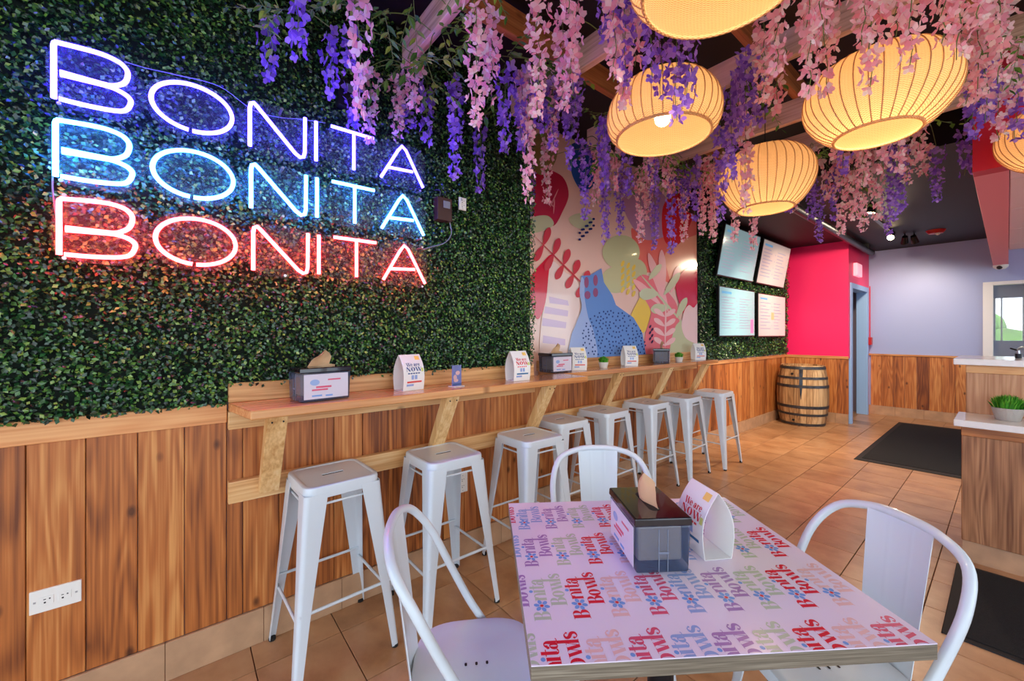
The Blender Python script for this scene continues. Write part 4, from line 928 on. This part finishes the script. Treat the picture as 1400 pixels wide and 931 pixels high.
# ================================================================== CEILING FIXTURES AT THE BACK
q = ony(1178, 375, 8.4); ex = thing('exit_sign', (XPK, 8.25, 2.27), 0, 'lit pink exit sign box over the blue doorway', 'sign')
MB().box(0.0, .05, -.17, .17, 0, .2).build('housing', 'exit_lit', ex, bevel=.008); MB().box(.05, .054, -.14, .14, .03, .17).build('face', 'exit_lit', ex)
al = thing('fire_alarm_pull', (XPK + .01, 9.1, 1.18), 0, 'small red box at the corner of the pink side wall', 'alarm'); MB().box(-.008, .05, -.05, .05, 0, .13).build('box', 'strobe_red', al, bevel=.006); MB().tube([(.02, 0, .13), (.02, 0, 1.0)], .008, 8).build('conduit', 'red_paint', al)
a = onz(1152, 292, 2.66); b_ = onz(1208, 340, 2.66)
tk = thing('ceiling_duct', (-1.42, 4.9, 2.70), 0, 'dark pipe running under the black ceiling past the pink corner', 'pipe')
MB().tube([(0, 0, 0), (0, 3.9, 0)], .045, 14).build('pipe', 'dark_metal', tk, smooth=True)
for yy in (.6, 2.0, 3.4): MB().box(-.05, .05, yy - .012, yy + .012, -.01, .08).build('strap', 'black_plastic', tk)
sb = thing('smoke_alarm', (-.62, 7.95, ZL), 0, 'red ceiling alarm near the blue end wall', 'alarm'); MB().lathe([(.001, -.05), (.07, -.045), (.09, -.02), (.1, 0), (.001, 0)], 20).build('body', 'strobe_red', sb, smooth=True); MB().ball((.02, -.03, -.05), .025).build('lens', 'white_plastic', sb, smooth=True)
dc = thing('dome_camera', (-.065, 9.0, 2.345), 0, 'white dome security camera under the salmon beam', 'camera'); MB().lathe([(.001, -.06), (.045, -.055), (.07, -.03), (.075, 0), (.001, 0)], 20).build('shell', 'white_plastic', dc, smooth=True); MB().ball((-.01, -.05, -.035), .03).build('lens', 'black_plastic', dc, smooth=True)
def spotlight(loc, aim, label, power, lit=True):
    r = thing('track_spotlight', loc, 0, label, 'spotlight', 'track spotlights'); d = (Vector(aim) - Vector(loc)).normalized(); s = Vector((0, 0, -.08))
    MB().tube([(0, 0, 0), s], .008, 8).build('stem', 'black_plastic', r)
    MB().tube([s - d * .05, s + d * .06], [.03, .042], 14).build('head', 'black_plastic', r, smooth=True)
    MB().tube([s + d * .0605, s + d * .062], .036, 14).build('lamp_face', 'spot_lit', r)
    l = bpy.data.lights.new('spot', 'SPOT'); l.energy = power; l.color = (1, .8, .58); l.spot_size = 1.5; l.spot_blend = .7; l.shadow_soft_size = .04
    lo = bpy.data.objects.new('spot_light', l); COL.objects.link(lo); lo.parent = r; lo.location = s + d * .075; lo.rotation_euler = d.to_track_quat('-Z', 'Y').to_euler()
spotlight((-1.0, 7.45, ZL), (-1.0, 5.0, 1.2), 'lit track spotlight by the pink corner, facing the room', 70)
spotlight((-.92, 7.9, ZL), (-1.15, 9.2, 1.6), 'lit track spotlight turned towards the blue end wall', 38)
spotlight((-.83, 7.95, ZL), (-.6, 9.2, 1.4), 'second lit track spotlight turned towards the blue end wall', 26)
spotlight((-1.1, 5.2, ZL), (-2.0, 6.3, 1.2), 'track spotlight aimed at the menu screens', 110)
spotlight((-.9, 5.6, ZL), (-1.4, 5.6, 0), 'track spotlight aimed at the floor before the screens', 120)
spotlight((-1.02, 5.9, ZL), (-1.95, 7.8, 1.7), 'track spotlight turned towards the pink wall', 90)
tag(MB().box(-1.03, -.99, 4.6, 7.7, ZL - .03, ZL).build('light_track', 'black_plastic'), 'black lighting track on the low ceiling', 'light track')

# ================================================================== PERGOLA
for Y in (.18, .89, 1.60, 2.32, 3.04, 3.6):
    tag(MB().box(-1.95, .55, -.02, .02, 0, .14).build('pergola_beam', 'pale_timber', loc=(0, Y, 2.73), bevel=.004),
        {.18: 'pale timber cross beam nearest the shop front', .89: 'pale timber cross beam ending above the letters TA', 1.60: 'pale timber cross beam over the middle of the near counter', 2.32: 'pale timber cross beam passing behind the two large lamps', 3.04: 'pale timber cross beam over the cat mural', 3.6: 'pale timber cross beam in front of the red header'}[Y], 'beam', 'pergola cross beams')
for X, lb in ((-1.58, 'brown timber rafter nearest the hedge wall'), (-.85, 'brown timber rafter along the middle of the pergola'), (-.1, 'brown timber rafter towards the service counter')):
    tag(MB().box(-.02, .02, -.1, 3.66, 0, .14).build('pergola_rafter', 'brown_timber', loc=(X, 0, 2.871), bevel=.004), lb, 'beam', 'pergola rafters')

# ================================================================== RATTAN PENDANTS
def pendant(loc, prof, label, power, ztop, bz=-.03):
    r = thing('rattan_pendant', loc, random.random() * 6, label, 'pendant lamp', 'rattan pendant lamps')
    P = smooth_path([(a, b, 0) for a, b in prof], 5); n = 72
    loops = []
    for p in P: loops.append([((p.x + (.0012 if k % 2 else -.0012)) * math.cos(2 * PI * k / n), (p.x + (.0012 if k % 2 else -.0012)) * math.sin(2 * PI * k / n), p.y) for k in range(n)])
    MB().loft(loops, False).build('shade', 'rattan', r, smooth=True)
    rb = MB()
    for k in range(36):
        a = 2 * PI * k / 36; rb.tube([((p.x + .002) * math.cos(a), (p.x + .002) * math.sin(a), p.y) for p in P[::2]], .0022, 5)
    rb.build('ribs', 'rattan', r, smooth=True)
    b0 = prof[0]; MB().tube([(b0[0] * math.cos(2 * PI * k / 40), b0[0] * math.sin(2 * PI * k / 40), b0[1]) for k in range(40)], .006, 8, closed=True).build('rim', 'rattan', r, smooth=True)
    zt = prof[-1][1]
    MB().tube([(0, 0, zt), (0, 0, ztop - loc[2])], .003, 6).build('cord', 'black_plastic', r)
    MB().lathe([(.001, zt), (.055, zt), (.055, zt - .006), (.001, zt - .006)], 20).tube([(0, 0, zt), (0, 0, bz + .03)], .018, 12).build('lamp_holder', 'white_plastic', r)
    MB().ball((0, 0, bz), .036, 16, 12).build('bulb', 'bulb', r, smooth=True)
    l = bpy.data.lights.new('bulb_light', 'POINT'); l.energy = power; l.color = (1, .80, .52); l.shadow_soft_size = .045
    lo = bpy.data.objects.new('bulb_light', l); COL.objects.link(lo); lo.parent = r; lo.location = (0, 0, bz - .05)
WIDE = [(.205, -.115), (.235, -.085), (.25, -.03), (.24, .035), (.20, .095), (.14, .13), (.06, .145)]
NARROW = [(.14, -.155), (.19, -.12), (.235, -.06), (.25, .0), (.24, .06), (.20, .115), (.14, .145), (.055, .16)]
TALL = [(.16, -.20), (.215, -.15), (.262, -.07), (.278, .0), (.268, .07), (.225, .135), (.16, .175), (.06, .19)]
def lamp_at(x, y, z): q = onz(x, y, z); return (q.x, q.y, q.z)
pendant(lamp_at(988, -82, 2.44), WIDE, 'wide open rattan pendant nearest the shop front', 4.8, ZC)
pendant(lamp_at(1198, 133, 2.36), NARROW, 'large round rattan pendant with small opening before the service counter', 5.5, ZC)
pendant(lamp_at(906, 153, 2.41), WIDE, 'wide open rattan pendant showing its bulb, near the mural', 4.8, ZC)
pendant(lamp_at(1046, 244, 2.40), TALL, 'round rattan pendant in front of the menu screens', 4.8, ZC)
pendant(lamp_at(1462, 182, 2.40), NARROW, 'round rattan pendant in front of the red header', 3.6, ZC)

# ================================================================== WISTERIA
def strand_mesh(name, L, seed, dens):
    rn = random.Random(seed); b = MB(); st = MB(); n = int(L * dens)
    path = [(rn.uniform(-.008, .008), rn.uniform(-.008, .008), -L * k / 8) for k in range(9)]; st.tube(path, .0016, 5)
    for k in range(n):
        t = (k + rn.random()) / n; t = (math.floor(t * L / .075) + .5 + (t * L / .075 % 1 - .5) * .72) * .075 / L; t = min(t, 1.0); z = -L * (.02 + .98 * t); taper = 1 - .62 * t; a = k * 2.4 + rn.uniform(-.5, .5); rad = rn.uniform(.012, .05) * taper + .004
        c = Vector((rad * math.cos(a), rad * math.sin(a), z)); out = Vector((math.cos(a), math.sin(a), rn.uniform(-.5, .5))).normalized(); R = rn.uniform(.019, .029) * (.6 + .4 * taper)
        st.add([(0, 0, z + .02), (.001, 0, z + .02), c + Vector((.001, 0, 0)), c], [(0, 1, 2, 3)])
        u = out.orthogonal().normalized(); v = out.cross(u); ph = rn.uniform(0, 6.28)
        for q in range(4):
            ang = ph + q * PI / 2 + rn.uniform(-.25, .25); d = u * math.cos(ang) + v * math.sin(ang); e = u * -math.sin(ang) + v * math.cos(ang); lf_ = rn.uniform(.1, .75)
            b.add([c, c + d * R * .55 + e * R * .5 + out * R * lf_ * .4, c + d * R * 1.1 + e * R * .2 + out * R * lf_, c + d * R * 1.1 - e * R * .25 + out * R * lf_ * .8, c + d * R * .5 - e * R * .5 + out * R * lf_ * .35], [(0, 1, 2, 3, 4)])
    return b.mesh(name), st.mesh(name + '_stem')
PROTO = {}
for colr, m in (('pink', 'petal_pink'), ('purple', 'petal_purple')):
    for i, L in enumerate((.25, .25, .42, .42, .62, .62, .85)):
        me, sm_ = strand_mesh('blossom', L, 100 + i + (50 if colr == 'purple' else 0), 84 if colr == 'pink' else 78); me.materials.append(M[m]); sm_.materials.append(M['stem_green']); PROTO.setdefault(colr, []).append((L, me, sm_))
def leaf_spray_mesh(seed):
    rn = random.Random(seed); b = MB(); st = MB()
    for s in range(rn.randint(3, 5)):
        a = rn.uniform(0, 6.28); L = rn.uniform(.1, .22); d = Vector((math.cos(a), math.sin(a), rn.uniform(-1.2, .1))).normalized(); p0 = Vector((rn.uniform(-.05, .05), rn.uniform(-.05, .05), rn.uniform(-.03, .03))); st.tube([p0, p0 + d * L], .0013, 4)
        for k in range(rn.randint(5, 8)):
            c = p0 + d * L * (k + 1) / 7; sd = d.cross(Vector((0, 0, 1))).normalized() * (1 if k % 2 else -1); dr = (sd + d * .6 + Vector((0, 0, rn.uniform(-.7, .1)))).normalized(); W = dr.cross(Vector((rn.uniform(-.3, .3), rn.uniform(-.3, .3), 1))).normalized(); l = rn.uniform(.028, .05)
            b.add([c, c + dr * l * .35 + W * l * .26, c + dr * l * .7 + W * l * .2, c + dr * l - Vector((0, 0, l * .15)), c + dr * l * .7 - W * l * .2, c + dr * l * .35 - W * l * .26], [(0, 1, 2, 3), (0, 3, 4, 5)])
    return b.mesh('leaves'), st.mesh('twigs')
LP = []
for k in range(6): a_, b2 = leaf_spray_mesh(k); a_.materials.append(M['leaf_green']); b2.materials.append(M['stem_green']); LP.append((a_, b2))
LBL = {'pink': 'pink artificial wisteria strand hanging from the timber pergola', 'purple': 'purple artificial wisteria strand hanging from the timber pergola'}
SN = [0]; SPR = []
BEAMS = {.18: 'the cross beam nearest the shop front', .89: 'the cross beam above the letters TA', 1.60: 'the cross beam over the near counter', 2.32: 'the cross beam behind the large lamps', 3.04: 'the cross beam over the cat mural', 3.6: 'the cross beam before the red header'}
LAMPS = []
def place_words(x, y):
    Yb = min(BEAMS, key=lambda b: abs(b - y)); zone = 'wall end' if x < -1.45 else ('middle' if x < -.6 else 'service counter end')
    return Yb, zone
def twig(r, loc, Yb):
    """the shoot that ties a hanging piece to the nearest beam"""
    bx = min(max(loc[0], -1.93), .5); d = Vector((bx - loc[0], Yb - loc[1], max(2.738, loc[2] + .01) - loc[2])); m = d * .5 + Vector((0, 0, .035))
    me = MB().tube(smooth_path([(0, 0, 0), m, d], 4), .0022, 5).mesh('twig'); me.materials.append(M['stem_green']); link('twig', me, None, r)
def strand(loc, L, colr):
    c = min([p for p in PROTO[colr]], key=lambda p: abs(p[0] - L) + random.random() * .03); k = L / c[0]; SN[0] += 1
    Yb, zone = place_words(loc[0], loc[1]); ln = 'short' if L < .26 else ('medium' if L < .5 else 'long')
    lb = '%s %s wisteria strand under %s, %s' % (ln, colr, BEAMS[Yb], zone)
    r = thing('wisteria_strand', loc, 0, lb, 'wisteria', lb); a = random.uniform(0, 6.28)
    o = link('blossom', c[1], None, r, None, a); o['kind'] = 'stuff'; o.scale = (1, 1, k); o = link('stem', c[2], None, r, None, a); o.scale = (1, 1, k); twig(r, loc, Yb)
def spray(loc):
    if any((loc[0] - q[0]) ** 2 + (loc[1] - q[1]) ** 2 < .47 ** 2 for q in LAMPS): return
    if any((Vector(loc) - q).length < .14 for q in SPR): return
    SPR.append(Vector(loc)); k_ = random.randrange(len(LP)); a_, b2 = LP[k_]; Yb, zone = place_words(loc[0], loc[1]); lb = 'sprig of green leaves by %s, %s' % (BEAMS[Yb], zone)
    r = thing('leaf_spray', loc, 0, lb, 'foliage', lb); s = random.uniform(.8, 1.25); a = random.uniform(0, 6.28)
    o = link('leaves', a_, None, r, None, a); o['kind'] = 'stuff'; o.scale = (s, s, s); o = link('shoots', b2, None, r, None, a); o.scale = (s, s, s); twig(r, loc, Yb)
# strands read off the photograph: x, top row, bottom row, colour (tops hang at pergola height, which fixes their distance)
HAND = [(368, 20, 108, 'purple'), (408, -30, 78, 'purple'), (452, 38, 130, 'purple'), (478, 40, 100, 'purple'), (492, -20, 160, 'pink'), (483, 110, 178, 'purple'), (505, 92, 196, 'pink'), (545, 100, 190, 'pink'), (566, 85, 150, 'pink'), (560, 145, 178, 'purple'), (584, 112, 195, 'purple'),
        (622, 108, 245, 'purple'), (650, -30, 175, 'pink'), (656, 160, 262, 'purple'), (672, 20, 100, 'pink'), (690, 85, 208, 'purple'), (668, 60, 140, 'pink'),
        (722, 90, 275, 'pink'), (735, -30, 160, 'pink'), (748, 190, 278, 'pink'), (756, 110, 200, 'purple'), (770, 20, 150, 'pink'), (782, -10, 130, 'pink'), (724, 230, 295, 'purple'), (776, 125, 185, 'purple'), (800, 190, 298, 'purple'), (815, 200, 280, 'pink'),
        (828, 215, 330, 'purple'), (840, -60, 110, 'pink'), (832, -20, 60, 'purple'), (852, 20, 150, 'pink'), (848, 230, 318, 'purple'), (868, -10, 90, 'pink'), (876, 225, 330, 'pink'), (885, 240, 300, 'pink'), (895, 240, 340, 'purple'), (918, 225, 345, 'purple'), (905, 30, 130, 'purple'), (925, 20, 165, 'purple'), (940, 70, 140, 'purple'), (960, 220, 320, 'pink'),
        (935, 235, 330, 'pink'), (950, 215, 300, 'purple'), (975, 225, 330, 'pink'), (1010, 85, 180, 'purple'), (1000, 110, 250, 'purple'), (1020, 130, 290, 'pink'), (1045, 20, 140, 'pink'), (1060, 60, 150, 'pink'), (1030, 230, 340, 'pink'), (985, 190, 300, 'purple'), (1005, 215, 330, 'pink'), (1065, 200, 260, 'purple'), (1078, 205, 290, 'purple'),
        (1105, -60, 130, 'pink'), (1112, -30, 80, 'pink'), (1128, 20, 130, 'pink'), (1180, -80, 60, 'pink'), (1190, -40, 120, 'pink'), (1225, -60, 50, 'pink'), (1245, -60, 90, 'pink'), (1290, -40, 60, 'pink'), (1310, -20, 80, 'pink'), (1300, 60, 130, 'pink'), (1340, 10, 130, 'pink'), (1352, 90, 160, 'purple'), (1390, 60, 140, 'pink'),
        (1108, 235, 300, 'purple'), (1120, 250, 330, 'purple'), (1150, 210, 320, 'pink'), (1165, 205, 300, 'pink'), (1180, 205, 315, 'pink'), (1200, 200, 300, 'pink'), (1222, 195, 300, 'purple'), (1232, 200, 285, 'purple'), (1240, 180, 250, 'pink'), (1262, 195, 240, 'pink'), (1280, 200, 275, 'purple'), (1320, 170, 240, 'purple'), (1345, 190, 240, 'pink'), (1375, 170, 225, 'pink'), (1360, 180, 232, 'purple'), (1140, 225, 300, 'purple'), (1085, 230, 290, 'pink'), (1130, 215, 270, 'pink'), (1215, 260, 320, 'purple'), (1390, 130, 190, 'purple')]
ZTOP = 2.72
LAMPS += [tuple(o.location) for o in COL.objects if o.name.startswith('rattan_pendant')]
for x, yt, yb, c in HAND:
    d = ray(x, yt); t = (ZTOP - CAMH) / d[2]
    lim = (WX + .13) if t * d[1] < YSTEP else (W2 + .1)
    zt = ZTOP
    if t * d[0] < lim: t = lim / d[0]; zt = CAMH + t * d[2]
    for _ in range(40):
        zb_ = CAMH + t * (HY - yb) / FPX
        if not any((t * d[0] - q[0]) ** 2 + (t * d[1] - q[1]) ** 2 < .325 ** 2 and zb_ < q[2] + .17 for q in LAMPS): break
        t *= .975; zt = ZTOP
    zb = CAMH + t * (HY - yb) / FPX; L = max(zt - zb, .12)
    strand((t * d[0], t * d[1], zt), L, c)
env = [(340, 60), (420, 80), (500, 170), (600, 190), (640, 250), (700, 210), (740, 270), (800, 285), (900, 320), (1000, 320), (1080, 280), (1130, 300), (1200, 300), (1280, 250), (1400, 215)]
ex_, ey_ = zip(*env); rn = random.Random(21); cnt = 0; tries = 0
while cnt < 48 and tries < 3000:
    tries += 1
    if rn.random() < .65: X, Y = rn.uniform(-1.9, .35), rn.choice([.89, 1.6, 2.32, 3.04, 3.5]) + rn.uniform(-.1, .1)
    else: X, Y = rn.choice([-1.58, -.85, -.1]) + rn.uniform(-.08, .08), rn.uniform(.6, 3.5)
    x, y = pix(X, Y, ZTOP)
    if not (690 < x < 1420) or y < -150: continue
    dep = float(np.array([X, Y]) @ FW); yb = float(np.interp(x, ex_, ey_)) - rn.uniform(0, 90); L = ZTOP - (CAMH + (HY - yb) / FPX * dep)
    if L < .18: continue
    L = min(L, rn.uniform(.2, .5))
    if any((X - q[0]) ** 2 + (Y - q[1]) ** 2 < .32 ** 2 for q in LAMPS): continue
    strand((X, Y, ZTOP), L, 'pink' if rn.random() < .55 else 'purple'); cnt += 1
for k in range(190):
    if rn.random() < .6: X, Y = rn.uniform(-1.92, .35), rn.choice([.89, 1.6, 2.32, 3.04, 3.5]) + rn.uniform(-.07, .07)
    else: X, Y = rn.choice([-1.58, -.85, -.1]) + rn.uniform(-.07, .07), rn.uniform(.5, 3.5)
    spray((X, Y, rn.uniform(2.62, 2.76)))
for x, y in ((380, 8), (392, 12), (470, 15), (480, 25), (585, 80), (595, 120), (650, 40), (900, 60), (1020, 45), (1160, 235), (1290, 180), (1330, 120), (1350, 40), (1380, 60), (1170, 280)):
    d = ray(x, y); t = (2.6 - CAMH) / d[2]
    if t * d[0] < WX + .2: t = (WX + .2) / d[0]
    spray((t * d[0], t * d[1], CAMH + t * d[2]))
